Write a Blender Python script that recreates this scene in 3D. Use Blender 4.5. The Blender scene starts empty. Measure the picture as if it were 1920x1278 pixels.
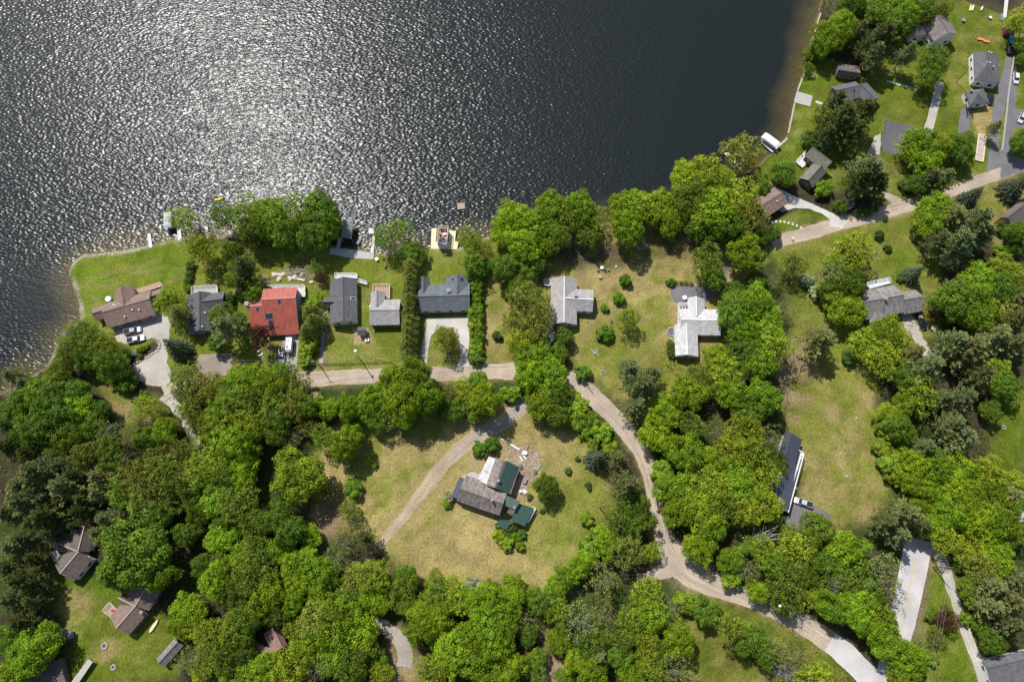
import bpy, math, random
import numpy as np
from mathutils import Vector
R = math.radians
random.seed(7); rng = np.random.default_rng(7)
scene = bpy.context.scene
COL = scene.collection

# ---------------------------------------------------------------- camera
H = 215.0; TILT = R(17.5); FPX = 1280.0
cam = bpy.data.cameras.new('camera'); camo = bpy.data.objects.new('camera', cam); COL.objects.link(camo)
cam.sensor_width = 36; cam.lens = 24; cam.clip_start = 1; cam.clip_end = 6000
camo.location = (0, 0, H); camo.rotation_euler = (TILT, 0, 0)
scene.camera = camo
# ---------------------------------------------------------------- light
SUN_EL = R(54); SAZ = (-0.562, 0.827)
world = bpy.data.worlds.new('World'); scene.world = world; world.use_nodes = True
wn = world.node_tree.nodes; bg = wn['Background']
sky = wn.new('ShaderNodeTexSky'); sky.sky_type = 'NISHITA'; sky.sun_disc = False
sky.sun_elevation = SUN_EL; sky.sun_rotation = math.atan2(SAZ[0], SAZ[1])
world.node_tree.links.new(sky.outputs[0], bg.inputs[0]); bg.inputs[1].default_value = 0.10
sl = bpy.data.lights.new('sun', 'SUN'); sl.energy = 4.4; sl.angle = R(0.5); sl.color = (1, .972, .925)
so = bpy.data.objects.new('sun', sl); COL.objects.link(so)
so.rotation_euler = Vector((-SAZ[0]*math.cos(SUN_EL), -SAZ[1]*math.cos(SUN_EL), -math.sin(SUN_EL))).to_track_quat('-Z', 'Y').to_euler()
scene.view_settings.view_transform = 'Standard'; scene.view_settings.look = 'None'
scene.view_settings.exposure = .25; scene.view_settings.gamma = 1

# ---------------------------------------------------------------- photo pixel -> world point on the plane z
CT, ST = math.cos(TILT), math.sin(TILT)
def P(px, py, z=0.0):
    u = (px-960)/FPX; v = (639-py)/FPX
    dy = v*CT+ST; dz = v*ST-CT
    t = (H-z)/(-dz)
    return Vector((u*t, dy*t, z))
def scale_at(px, py):
    v = (639-py)/FPX
    return FPX*(CT-v*ST)/H          # px per metre on the ground

# ---------------------------------------------------------------- helpers
def mk(nm, c, rough=.85, metal=0, var=.12, vscale=1.5, spec=.3, bump=0, bscale=6, coord='Object', emit=None):
    m = bpy.data.materials.new(nm); m.use_nodes = True
    nt = m.node_tree; n = nt.nodes; b = n['Principled BSDF']
    b.inputs['Roughness'].default_value = rough; b.inputs['Metallic'].default_value = metal
    b.inputs['Specular IOR Level'].default_value = spec
    if var > 0 or bump > 0:
        tc = n.new('ShaderNodeTexCoord'); nz = n.new('ShaderNodeTexNoise')
        nz.inputs['Scale'].default_value = vscale; nz.inputs['Detail'].default_value = 5
        nt.links.new(tc.outputs[coord], nz.inputs['Vector'])
        mr = n.new('ShaderNodeMapRange'); mr.inputs['From Min'].default_value = .3; mr.inputs['From Max'].default_value = .7
        mr.inputs['To Min'].default_value = 1-var; mr.inputs['To Max'].default_value = 1+var
        nt.links.new(nz.outputs[0], mr.inputs[0])
        mx = n.new('ShaderNodeVectorMath'); mx.operation = 'SCALE'; mx.inputs[0].default_value = c
        nt.links.new(mr.outputs[0], mx.inputs['Scale']); nt.links.new(mx.outputs[0], b.inputs['Base Color'])
        if bump > 0:
            n2 = n.new('ShaderNodeTexNoise'); n2.inputs['Scale'].default_value = bscale; n2.inputs['Detail'].default_value = 4
            nt.links.new(tc.outputs[coord], n2.inputs['Vector'])
            bp = n.new('ShaderNodeBump'); bp.inputs['Strength'].default_value = bump; bp.inputs['Distance'].default_value = .1
            nt.links.new(n2.outputs[0], bp.inputs['Height']); nt.links.new(bp.outputs[0], b.inputs['Normal'])
    else:
        b.inputs['Base Color'].default_value = (*c, 1)
    return m

def mk_roof(nm, c, var=.25, seams=False):
    """shingles: rows across the slope (uv v), butts along it (uv u), blotches of wear"""
    m = mk(nm, c, .9 if not seams else .45, 0, 0, spec=.25 if not seams else .45)
    nt = m.node_tree; n = nt.nodes; b = n['Principled BSDF']; L = nt.links.new
    uv = n.new('ShaderNodeUVMap'); uv.uv_map = 'uv'
    nz = n.new('ShaderNodeTexNoise'); nz.inputs['Scale'].default_value = .7; nz.inputs['Detail'].default_value = 6
    mp = n.new('ShaderNodeMapping'); mp.inputs['Scale'].default_value = (1.6, .5, 1)
    L(uv.outputs[0], mp.inputs[0]); L(mp.outputs[0], nz.inputs['Vector'])
    br = n.new('ShaderNodeTexBrick'); br.inputs['Scale'].default_value = 1
    br.inputs['Brick Width'].default_value = 1.1; br.inputs['Row Height'].default_value = .42
    br.inputs['Mortar Size'].default_value = .0 if seams else .03; br.inputs['Color1'].default_value = (.82, .82, .82, 1); br.inputs['Color2'].default_value = (1.14, 1.14, 1.14, 1)
    br.inputs['Mortar'].default_value = (.6, .6, .6, 1)
    L(uv.outputs[0], br.inputs['Vector'])
    mr = n.new('ShaderNodeMapRange'); mr.inputs['From Min'].default_value = .3; mr.inputs['From Max'].default_value = .7
    mr.inputs['To Min'].default_value = 1-var; mr.inputs['To Max'].default_value = 1+var; L(nz.outputs[0], mr.inputs[0])
    s = n.new('ShaderNodeVectorMath'); s.operation = 'SCALE'; s.inputs[0].default_value = c; L(mr.outputs[0], s.inputs['Scale'])
    if not seams:
        m2 = n.new('ShaderNodeVectorMath'); m2.operation = 'MULTIPLY'; L(s.outputs[0], m2.inputs[0]); L(br.outputs[0], m2.inputs[1])
        L(m2.outputs[0], b.inputs['Base Color'])
    else: L(s.outputs[0], b.inputs['Base Color'])
    return m

class MB:
    def __init__(s): s.v = []; s.f = []; s.uv = {}
    def add(s, vs, fs):
        o = len(s.v); s.v += [tuple(v) for v in vs]; s.f += [tuple(i+o for i in f) for f in fs]; return s
    def quad(s, a, b, c, d, uv=None):
        o = len(s.v); s.v += [tuple(a), tuple(b), tuple(c), tuple(d)]; s.f.append((o, o+1, o+2, o+3))
        if uv: s.uv[len(s.f)-1] = uv
    def tri(s, a, b, c, uv=None):
        o = len(s.v); s.v += [tuple(a), tuple(b), tuple(c)]; s.f.append((o, o+1, o+2))
        if uv: s.uv[len(s.f)-1] = uv
    def prism(s, poly, z0, z1):
        n = len(poly)
        vs = [(p[0], p[1], z0) for p in poly]+[(p[0], p[1], z1) for p in poly]
        a = sum(poly[i][0]*poly[(i+1) % n][1]-poly[(i+1) % n][0]*poly[i][1] for i in range(n))
        fs = [tuple(range(n, 2*n)), tuple(range(n-1, -1, -1))]+[(i, (i+1) % n, n+(i+1) % n, n+i) for i in range(n)]
        if a < 0: fs = [f[::-1] for f in fs]
        return s.add(vs, fs)
    def box(s, c, lx, ly, z0, z1, ang=0.0):
        ca, sa = math.cos(ang), math.sin(ang)
        pts = [(c[0]+x*ca-y*sa, c[1]+x*sa+y*ca) for x, y in ((-lx/2, -ly/2), (lx/2, -ly/2), (lx/2, ly/2), (-lx/2, ly/2))]
        return s.prism(pts, z0, z1)
    def beam(s, p0, p1, w, h):
        """box along p0->p1, w wide, h high (p on the centre line)"""
        p0 = Vector(p0); p1 = Vector(p1); d = (p1-p0)
        if d.length < 1e-5: return s
        d.normalize(); side = d.cross(Vector((0, 0, 1)))
        if side.length < 1e-3: side = Vector((1, 0, 0))
        side.normalize(); up = side.cross(d).normalized()
        vs = [p+side*a*w/2+up*b*h/2 for p in (p0, p1) for a, b in ((-1, -1), (1, -1), (1, 1), (-1, 1))]
        return s.add(vs, [(3, 2, 1, 0), (4, 5, 6, 7), (0, 1, 5, 4), (1, 2, 6, 5), (2, 3, 7, 6), (3, 0, 4, 7)])
    def tube(s, p0, p1, r0, r1, n=7, caps=True):
        p0 = Vector(p0); p1 = Vector(p1); d = (p1-p0).normalized()
        a = d.orthogonal().normalized(); b = d.cross(a)
        vs = [p+(a*math.cos(2*math.pi*i/n)+b*math.sin(2*math.pi*i/n))*r for p, r in ((p0, r0), (p1, r1)) for i in range(n)]
        fs = [(i, (i+1) % n, n+(i+1) % n, n+i) for i in range(n)]
        if caps: fs += [tuple(range(n-1, -1, -1)), tuple(range(n, 2*n))]
        return s.add(vs, fs)
    def lathe(s, c, prof, n=12, sx=1, sy=1, ang=0):
        vs = []
        for r, z in prof:
            for i in range(n):
                t = 2*math.pi*i/n; x = r*sx*math.cos(t); y = r*sy*math.sin(t)
                vs.append((c[0]+x*math.cos(ang)-y*math.sin(ang), c[1]+x*math.sin(ang)+y*math.cos(ang), z))
        fs = []
        for k in range(len(prof)-1):
            for i in range(n): fs.append((k*n+i, k*n+(i+1) % n, (k+1)*n+(i+1) % n, (k+1)*n+i))
        fs += [tuple(range(n-1, -1, -1)), tuple(range((len(prof)-1)*n, len(prof)*n))]
        return s.add(vs, fs)
    def build(s, nm, mat, parent=None, smooth=False):
        off = Vector(parent.location) if parent and not parent.get('_local') else Vector((0, 0, 0))
        if parent and parent.parent and not parent.get('_local'): off = off+Vector(parent.parent.location)
        me = bpy.data.meshes.new(nm)
        me.from_pydata([(v[0]-off[0], v[1]-off[1], v[2]-off[2]) for v in s.v], [], s.f)
        if s.uv:
            ul = me.uv_layers.new(name='uv')
            for fi, uvs in s.uv.items():
                for li, uvv in zip(me.polygons[fi].loop_indices, uvs): ul.data[li].uv = uvv
        me.materials.append(mat)
        if smooth:
            for p in me.polygons: p.use_smooth = True
        o = bpy.data.objects.new(nm, me); COL.objects.link(o)
        if parent: o.parent = parent
        return o

def tag(o, label=None, cat=None, group=None, kind=None):
    if label: o['label'] = label
    if cat: o['category'] = cat
    if group: o['group'] = group
    if kind: o['kind'] = kind
    return o
def thing(nm, label, cat, loc, rz=0, group=None):
    o = bpy.data.objects.new(nm, None); COL.objects.link(o); o.empty_display_size = .5
    o.location = loc; o.rotation_euler = (0, 0, rz)
    return tag(o, label, cat, group)

# ---------------------------------------------------------------- noise fields
def vnoise(x, y, s, seed):
    g = np.random.default_rng(seed).random((256, 256))
    xs = x/s+1000; ys = y/s+1000
    xi = np.floor(xs).astype(int); yi = np.floor(ys).astype(int); fx = xs-xi; fy = ys-yi
    fx = fx*fx*(3-2*fx); fy = fy*fy*(3-2*fy)
    a = g[xi % 256, yi % 256]; b = g[(xi+1) % 256, yi % 256]; c = g[xi % 256, (yi+1) % 256]; d = g[(xi+1) % 256, (yi+1) % 256]
    return a*(1-fx)*(1-fy)+b*fx*(1-fy)+c*(1-fx)*fy+d*fx*fy
def fbm(x, y, s, seed, o=4):
    t = 0; w = 0; a = 1
    for k in range(o): t = t+a*vnoise(x, y, s, seed+k); w += a; a *= .55; s *= .5
    return t/w
def polydist(x, y, poly):
    """signed distance, positive inside"""
    n = len(poly); d2 = np.full(x.shape, 1e18); ins = np.zeros(x.shape, bool)
    for i in range(n):
        ax, ay = poly[i][:2]; bx, by = poly[(i+1) % n][:2]
        ex, ey = bx-ax, by-ay; L = ex*ex+ey*ey+1e-12
        t = np.clip(((x-ax)*ex+(y-ay)*ey)/L, 0, 1)
        d2 = np.minimum(d2, (x-ax-t*ex)**2+(y-ay-t*ey)**2)
        c = ((ay > y) != (by > y)) & (x < (bx-ax)*(y-ay)/(by-ay+1e-12)+ax)
        ins ^= c
    d = np.sqrt(d2)
    return np.where(ins, d, -d)
def pp(s):
    """'x,y x,y' in photo pixels -> ground points"""
    return [P(*map(float, t.split(','))) for t in s.split()]

# ---------------------------------------------------------------- ground and lake
shore = pp('-160,830 -60,775 0,742 30,722 62,704 88,690 100,665 108,640 125,618 150,602 152,590 151,570 145,548 134,522 131,506 138,492 155,480 182,476 210,474 240,470 270,463 300,457 330,450 350,444 366,446 390,447 412,443 440,440 475,438 510,441 560,450 600,456 622,463 660,470 705,477 735,474 760,470 790,468 826,467 862,466 882,455 902,448 935,440 960,432 1000,424 1060,427 1100,430 1132,420 1180,415 1240,402 1300,382 1350,365 1378,345 1394,330 1410,320 1430,306 1452,285 1477,259 1482,247 1492,190 1508,137 1513,110 1522,82 1534,38 1541,10 1552,-40 1600,-90 1660,-60 1720,-30 1790,-8 1802,0 1824,8 1846,16 1868,24 1884,29 1906,33 1916,18 1930,-10 1990,-60')
lake = [(p.x, p.y) for p in shore]+[(700, 420), (900, 1500), (-1500, 1500), (-1500, -60), (-700, -60)]
def axis(a, b, step, far):
    m = list(np.arange(a, b+step/2, step))
    return np.array([-far, a-300, a-100, a-30, a-8]+m+[b+8, b+30, b+100, b+300, far])
gx = axis(-225, 225, .75, 2500); gy = axis(-60, 232, .75, 2500)
X, Y = np.meshgrid(gx, gy, indexing='ij')
wob = (fbm(X, Y, 2.5, 5, 3)-.5)*1.2
DL = polydist(X, Y, lake)
dl = DL+wob
Z = np.where(dl < 0, 0.0, -np.clip(dl/1.2, 0, 1)*.75-np.clip(dl, 0, 60)*.06)
def lin(r, g, b):
    f = lambda c: ((c/255+.055)/1.055)**2.4 if c > 10 else c/255/12.92
    return np.array([f(r), f(g), f(b)])
Cc = np.zeros(X.shape+(3,)); n1 = fbm(X, Y, 9, 11); n2 = fbm(X, Y, 3, 21); n3 = fbm(X, Y, 26, 31, 3)
FL = np.array([.050, .042, .022]); FG = np.array([.040, .060, .014])
t = np.clip((n1-.42)*5, 0, 1)[..., None]; Cc[:] = FL*(1-t)+FG*t
GREEN = np.array([.125, .150, .018]); LUSH = np.array([.100, .145, .012]); MID = np.array([.140, .162, .025])
DRY = np.array([.285, .225, .088]); BARE = np.array([.33, .235, .15]); OLV = np.array([.165, .170, .032])
zones = [  # polygon, colour a, colour b, noise scale, threshold, softness
 ('150,460 345,440 380,452 640,470 1000,445 1010,700 560,700 480,705 360,705 300,690 210,640 160,610 148,565 128,505', GREEN, MID, 7, .5, 1.5),
 ('131,505 155,478 345,445 378,452 372,540 300,560 175,590 155,595 150,565', LUSH*1.05, GREEN*1.15, 9, .45, .8),
 ('960,470 1060,455 1200,440 1300,400 1380,470 1440,455 1400,540 1380,700 1290,720 1240,790 1150,740 1090,700 1060,650 960,700 900,690 905,520', OLV, DRY*.95, 5, .46, 2),
 ('1060,600 1200,600 1260,680 1290,720 1230,760 1150,730 1080,700', MID, OLV, 6, .5, 6),
 ('1015,440 1130,430 1300,410 1340,470 1240,500 1100,500 1000,520', np.array([.13, .11, .045]), DRY*.8, 4, .5, 3),
 ('585,890 600,840 640,790 880,780 1000,745 1110,800 1125,860 1150,950 1125,1015 1040,1105 900,1112 800,1095 735,1040 660,1000 590,1000', OLV*1.02, DRY, 8, .46, 2),
 ('720,1000 860,960 950,1040 1010,1030 1040,1090 900,1112 790,1085', DRY*.95, DRY*1.15, 5, .5, 7),
 ('1020,880 1100,860 1140,950 1110,1010 1030,1040 960,1000 1000,960', MID*1.1, OLV*1.05, 7, .5, 6),
 ('780,860 850,830 870,860 850,950 790,1000 730,1040 720,1010', DRY, OLV, 5, .5, 3),
 ('1470,700 1500,650 1560,680 1640,690 1655,860 1668,925 1640,975 1560,990 1500,960 1500,840 1470,790', OLV, DRY*.85, 6, .60, 2),
 ('1440,465 1560,425 1760,380 1770,600 1730,660 1560,700 1490,660 1480,540', MID*.92, OLV*.9, 8, .55, 2),
 ('1640,470 1700,470 1740,540 1700,560 1660,520', LUSH, GREEN, 7, .5, 3),
 ('1488,192 1512,118 1560,110 1620,140 1660,100 1760,0 1830,10 1884,30 1925,40 1925,330 1830,342 1740,375 1640,370 1560,350 1500,340 1430,350 1400,335 1452,285 1480,250', LUSH*.92, GREEN*.85, 9, .5, 1.5),
 ('1800,0 1825,10 1882,32 1890,100 1835,90 1790,60', MID*.8, GREEN*.85, 6, .5, 3),
 ('1645,120 1735,135 1735,150 1650,140', MID*.95, OLV*.8, 6, .5, 1),
 ('1818,205 1856,200 1866,225 1850,260 1822,250', DRY*1.05, np.array([.3, .22, .08]), 3, .5, 1),
 ('1450,416 1500,392 1530,396 1556,416 1507,433 1470,440 1450,430', LUSH*.72, LUSH*.8, 7, .5, .4),
 ('1700,330 1800,320 1840,335 1760,370 1690,370', GREEN*.8, MID*.7, 6, .5, 3),
 ('1830,370 1900,340 1925,350 1925,480 1880,480 1840,440', OLV*.85, DRY*.75, 6, .55, 2),
 ('1870,700 1925,720 1925,940 1860,900 1850,800', LUSH*.8, GREEN*.9, 7, .5, 3),
 ('95,1035 200,1085 290,1130 350,1180 330,1278 130,1290 122,1180 105,1110', GREEN*.85, LUSH*.85, 8, .5, 2),
 ('122,1110 175,1110 180,1130 150,1190 125,1180', DRY*.85, MID, 4, .5, 2),
 ('165,1230 215,1195 245,1205 200,1240 175,1245', DRY*.8, MID, 4, .5, 1),
 ('1295,1160 1350,1190 1430,1290 1285,1290', MID*.85, OLV*.8, 7, .5, 2),
 ('1745,1040 1780,1090 1815,1180 1850,1290 1720,1290 1720,1180', GREEN, LUSH, 6, .5, 1.5),
 ('1300,1090 1400,1140 1560,1215 1600,1278 1300,1300 1200,1180', GREEN*.8, OLV*.8, 5, .5, 2),
 ('175,700 260,735 300,745 320,790 240,800 205,760', MID*.9, DRY*.7, 5, .5, 2),
 ('1015,1180 1080,1220 1080,1290 1000,1290', BARE*.8, FL*2, 3, .5, 2),
 ('440,1150 560,1180 540,1290 430,1290', BARE*.5, FL, 3, .5, 3),
 ('740,1180 800,1230 790,1290 740,1290 720,1230', BARE*.85, DRY*.8, 3, .5, 2),
 ('1440,660 1520,640 1520,760 1470,760', BARE*.7, OLV*.7, 4, .5, 3),
 ('560,960 640,930 650,985 600,1010', BARE*.7, DRY*.6, 4, .5, 3),
 ('945,842 985,835 1015,850 1012,885 990,910 985,935 960,925 965,890', BARE*1.1, BARE*.8, 1.5, .5, .6),
 ('478,508 612,512 612,545 560,540 480,530', BARE*.7, MID, 2, .5, 1.2),
 ('620,600 610,690 596,690 600,600', BARE*.5, BARE*.6, 2, .5, .4),
 ('662,618 690,614 698,640 664,646', BARE*1.1, BARE, 2, .5, .3),
 ('1010,440 1130,455 1250,440 1240,480 1000,520', FL*1.6, MID*.8, 4, .5, 4),
]
for poly, ca, cb, s, th, soft in zones:
    d = polydist(X, Y, [(p.x, p.y) for p in pp(poly)])+(n2-.5)*3*min(1, soft)+(n1-.5)*soft*1.5
    m = np.clip(d/soft*.5+.5, 0, 1)[..., None]
    nn = fbm(X, Y, s, int(abs(ca[0]*1e4)) % 997, 5)
    k = np.clip((nn-th)*6+.5, 0, 1)[..., None]
    Cc = Cc*(1-m)+m*(ca*(1-k)+cb*k)
Cc *= (.66+.68*fbm(X, Y, 2.2, 62, 3))[..., None]*(.78+.44*fbm(X, Y, 14, 61, 4))[..., None]
pt = np.clip((fbm(X*.6+Y*.35, Y*1.3-X*.3, 5, 71, 5)-.53)*5, 0, 1)[..., None]*np.clip(Cc[..., 1:2]*9-.35, 0, 1); Cc = Cc*(1-pt*.45)+pt*.45*DRY
# footworn tracks and mown stripes
def track(s, w, c, a=.6):
    global Cc
    pts = pp(s)
    for i in range(len(pts)-1):
        ax, ay = pts[i][:2]; bx, by = pts[i+1][:2]; ex, ey = bx-ax, by-ay; L = ex*ex+ey*ey
        t = np.clip(((X-ax)*ex+(Y-ay)*ey)/L, 0, 1); d = np.hypot(X-ax-t*ex, Y-ay-t*ey)
        m = (np.clip(1.3-d/w+(n2-.5)*1.2, 0, 1)*a)[..., None]; Cc = Cc*(1-m)+m*np.array(c)
track('188,516 240,503 300,488', .8, DRY*.8, .5); track('200,528 250,514 310,500', .7, DRY*.8, .4)
track('1075,650 1100,630 1112,600', 1.2, DRY*.8, .5); track('1112,600 1140,580', 1, BARE*.8, .4)
track('985,800 1010,812 1040,850 1050,880', 1, DRY, .5)
track('1560,925 1610,905 1665,912', .8, DRY*.9, .5)
track('1566,820 1580,870 1590,890', 1.5, DRY*1.1, .5)
for s_ in ('540,711 600,709 700,705 830,700 960,696 1020,694 1058,706 1085,722 1115,745 1150,780 1180,815 1205,852 1222,895 1230,940 1236,985 1248,1020 1268,1052 1300,1080 1340,1098 1390,1115 1440,1138 1500,1166 1560,1203', '1440,460 1480,447 1520,436 1570,420 1620,408 1680,393 1730,378 1780,362 1830,341 1880,324', '998,738 975,768 940,795 900,815 860,840 830,868 812,895 795,925 770,955 742,985 720,1012'):
    track(s_, 3.2, DRY*.95, .75)
track('1268,1052 1300,1080', 6, BARE, .8); track('1762,1040 1776,1075 1787,1110 1798,1150 1815,1195 1835,1240 1855,1300', 2.4, OLV, .7); track('1718,1040 1706,1100 1692,1160 1670,1250', 5.2, BARE*.6, .8)
# lake bed: brown shallows; light lost in deeper water is painted in as near-black
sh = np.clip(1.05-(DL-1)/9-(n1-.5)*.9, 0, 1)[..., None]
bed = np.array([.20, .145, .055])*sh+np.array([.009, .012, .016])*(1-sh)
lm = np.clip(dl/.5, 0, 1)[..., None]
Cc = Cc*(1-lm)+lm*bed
st = np.clip(1-np.abs(dl+.3)/.9, 0, 1)[..., None]*np.clip((n2-.35)*4, 0, 1)[..., None]*(X < 20)[..., None]
Cc = Cc*(1-st)+st*np.array([.34, .31, .26])
nx, ny = X.shape
me = bpy.data.meshes.new('ground')
V = np.stack([X, Y, Z], -1).reshape(-1, 3)
ii, jj = np.meshgrid(np.arange(nx-1), np.arange(ny-1), indexing='ij'); a = (ii*ny+jj).ravel()
F = np.stack([a, a+ny, a+ny+1, a+1], -1)
me.vertices.add(len(V)); me.vertices.foreach_set('co', V.ravel())
me.loops.add(F.size); me.loops.foreach_set('vertex_index', F.ravel().astype(np.int32))
me.polygons.add(len(F)); me.polygons.foreach_set('loop_start', np.arange(0, F.size, 4, dtype=np.int32))
me.polygons.foreach_set('use_smooth', np.ones(len(F), bool))
me.update(); me.validate()
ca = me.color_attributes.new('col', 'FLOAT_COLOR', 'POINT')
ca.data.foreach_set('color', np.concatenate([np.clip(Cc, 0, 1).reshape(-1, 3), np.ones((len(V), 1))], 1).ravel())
gm = bpy.data.materials.new('ground'); gm.use_nodes = True; nt = gm.node_tree; n = nt.nodes; L = nt.links.new; b = n['Principled BSDF']
b.inputs['Roughness'].default_value = 1; b.inputs['Specular IOR Level'].default_value = .08
at = n.new('ShaderNodeAttribute'); at.attribute_name = 'col'
tc = n.new('ShaderNodeTexCoord')
nz = n.new('ShaderNodeTexNoise'); nz.inputs['Scale'].default_value = 1.4; nz.inputs['Detail'].default_value = 8; nz.inputs['Roughness'].default_value = .72
L(tc.outputs['Object'], nz.inputs['Vector'])
mr = n.new('ShaderNodeMapRange'); mr.inputs['From Min'].default_value = .3; mr.inputs['From Max'].default_value = .7; mr.inputs['To Min'].default_value = .5; mr.inputs['To Max'].default_value = 1.55
L(nz.outputs[0], mr.inputs[0])
vm = n.new('ShaderNodeVectorMath'); vm.operation = 'SCALE'; L(at.outputs['Color'], vm.inputs[0]); L(mr.outputs[0], vm.inputs['Scale']); L(vm.outputs[0], b.inputs['Base Color'])
bp = n.new('ShaderNodeBump'); bp.inputs['Strength'].default_value = .7; bp.inputs['Distance'].default_value = .215
nb = n.new('ShaderNodeTexNoise'); nb.inputs['Scale'].default_value = 2.2; nb.inputs['Detail'].default_value = 6; nb.inputs['Roughness'].default_value = .7
L(tc.outputs['Object'], nb.inputs['Vector']); L(nb.outputs[0], bp.inputs['Height']); L(bp.outputs[0], b.inputs['Normal'])
me.materials.append(gm)
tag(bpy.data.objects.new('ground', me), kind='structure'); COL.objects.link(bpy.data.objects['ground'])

# water sheet: fresnel mix of a tinted clear body and a wind-rippled gloss
wm = bpy.data.materials.new('lake_water'); wm.use_nodes = True; nt = wm.node_tree; n = nt.nodes; L = nt.links.new
for x in list(n):
    if x.type != 'OUTPUT_MATERIAL': n.remove(x)
out = n['Material Output']
tc = n.new('ShaderNodeTexCoord')
def wav(scale, rot, sx, sy, det, rough):
    mp = n.new('ShaderNodeMapping'); mp.inputs['Rotation'].default_value = (0, 0, R(rot)); mp.inputs['Scale'].default_value = (sx, sy, 1)
    z = n.new('ShaderNodeTexNoise'); z.inputs['Scale'].default_value = scale; z.inputs['Detail'].default_value = det; z.inputs['Roughness'].default_value = rough
    L(tc.outputs['Object'], mp.inputs[0]); L(mp.outputs[0], z.inputs['Vector']); return z.outputs[0]
w1 = wav(1.4, -30, .62, 1.3, 0, .5); w2 = wav(.42, -50, .6, 1.3, 0, .5)
ad = n.new('ShaderNodeMath'); ad.operation = 'MULTIPLY_ADD'; ad.inputs[1].default_value = .5; L(w2, ad.inputs[0]); L(w1, ad.inputs[2])
pat = wav(.012, 20, 1, 1.8, 3, .6)
pr = n.new('ShaderNodeMapRange'); pr.inputs['From Min'].default_value = .36; pr.inputs['From Max'].default_value = .6; pr.inputs['To Min'].default_value = .7; pr.inputs['To Max'].default_value = 1.12
L(pat, pr.inputs[0])
sx = n.new('ShaderNodeSeparateXYZ'); L(tc.outputs['Object'], sx.inputs[0])
lee = n.new('ShaderNodeMapRange'); lee.interpolation_type = 'SMOOTHSTEP'; lee.inputs['From Min'].default_value = -15; lee.inputs['From Max'].default_value = 90; lee.inputs['To Min'].default_value = 1.12; lee.inputs['To Max'].default_value = .55; L(sx.outputs[0], lee.inputs[0])
q0 = P(92, 560); vd = n.new('ShaderNodeVectorMath'); vd.operation = 'DISTANCE'; vd.inputs[1].default_value = (q0.x, q0.y, -.42); L(tc.outputs['Object'], vd.inputs[0])
calm = n.new('ShaderNodeMapRange'); calm.interpolation_type = 'SMOOTHSTEP'; calm.inputs['From Min'].default_value = 5; calm.inputs['From Max'].default_value = 22; calm.inputs['To Min'].default_value = .35; calm.inputs['To Max'].default_value = 1; L(vd.outputs['Value'], calm.inputs[0])
k1 = n.new('ShaderNodeMath'); k1.operation = 'MULTIPLY'; L(lee.outputs[0], k1.inputs[0]); L(calm.outputs[0], k1.inputs[1])
k2 = n.new('ShaderNodeMath'); k2.operation = 'MULTIPLY'; L(k1.outputs[0], k2.inputs[0]); L(pr.outputs[0], k2.inputs[1])
bp = n.new('ShaderNodeBump'); bp.inputs['Distance'].default_value = .215; L(k2.outputs[0], bp.inputs['Strength']); L(ad.outputs[0], bp.inputs['Height'])
gl = n.new('ShaderNodeBsdfGlossy'); gl.inputs['Roughness'].default_value = .265; L(bp.outputs[0], gl.inputs['Normal'])
tr = n.new('ShaderNodeBsdfTransparent'); tr.inputs[0].default_value = (.84, .86, .78, 1)
df = n.new('ShaderNodeBsdfDiffuse'); df.inputs[0].default_value = (.024, .034, .033, 1)
m1 = n.new('ShaderNodeMixShader'); m1.inputs[0].default_value = .3; L(tr.outputs[0], m1.inputs[1]); L(df.outputs[0], m1.inputs[2])
fr = n.new('ShaderNodeFresnel'); fr.inputs[0].default_value = 1.333; L(bp.outputs[0], fr.inputs['Normal'])
m2 = n.new('ShaderNodeMixShader'); L(fr.outputs[0], m2.inputs[0]); L(m1.outputs[0], m2.inputs[1]); L(gl.outputs[0], m2.inputs[2]); L(m2.outputs[0], out.inputs[0])
w = MB(); w.quad((-2400, -2400, -.42), (2400, -2400, -.42), (2400, 2400, -.42), (-2400, 2400, -.42))
wo = tag(w.build('water', wm), kind='structure')

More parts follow.
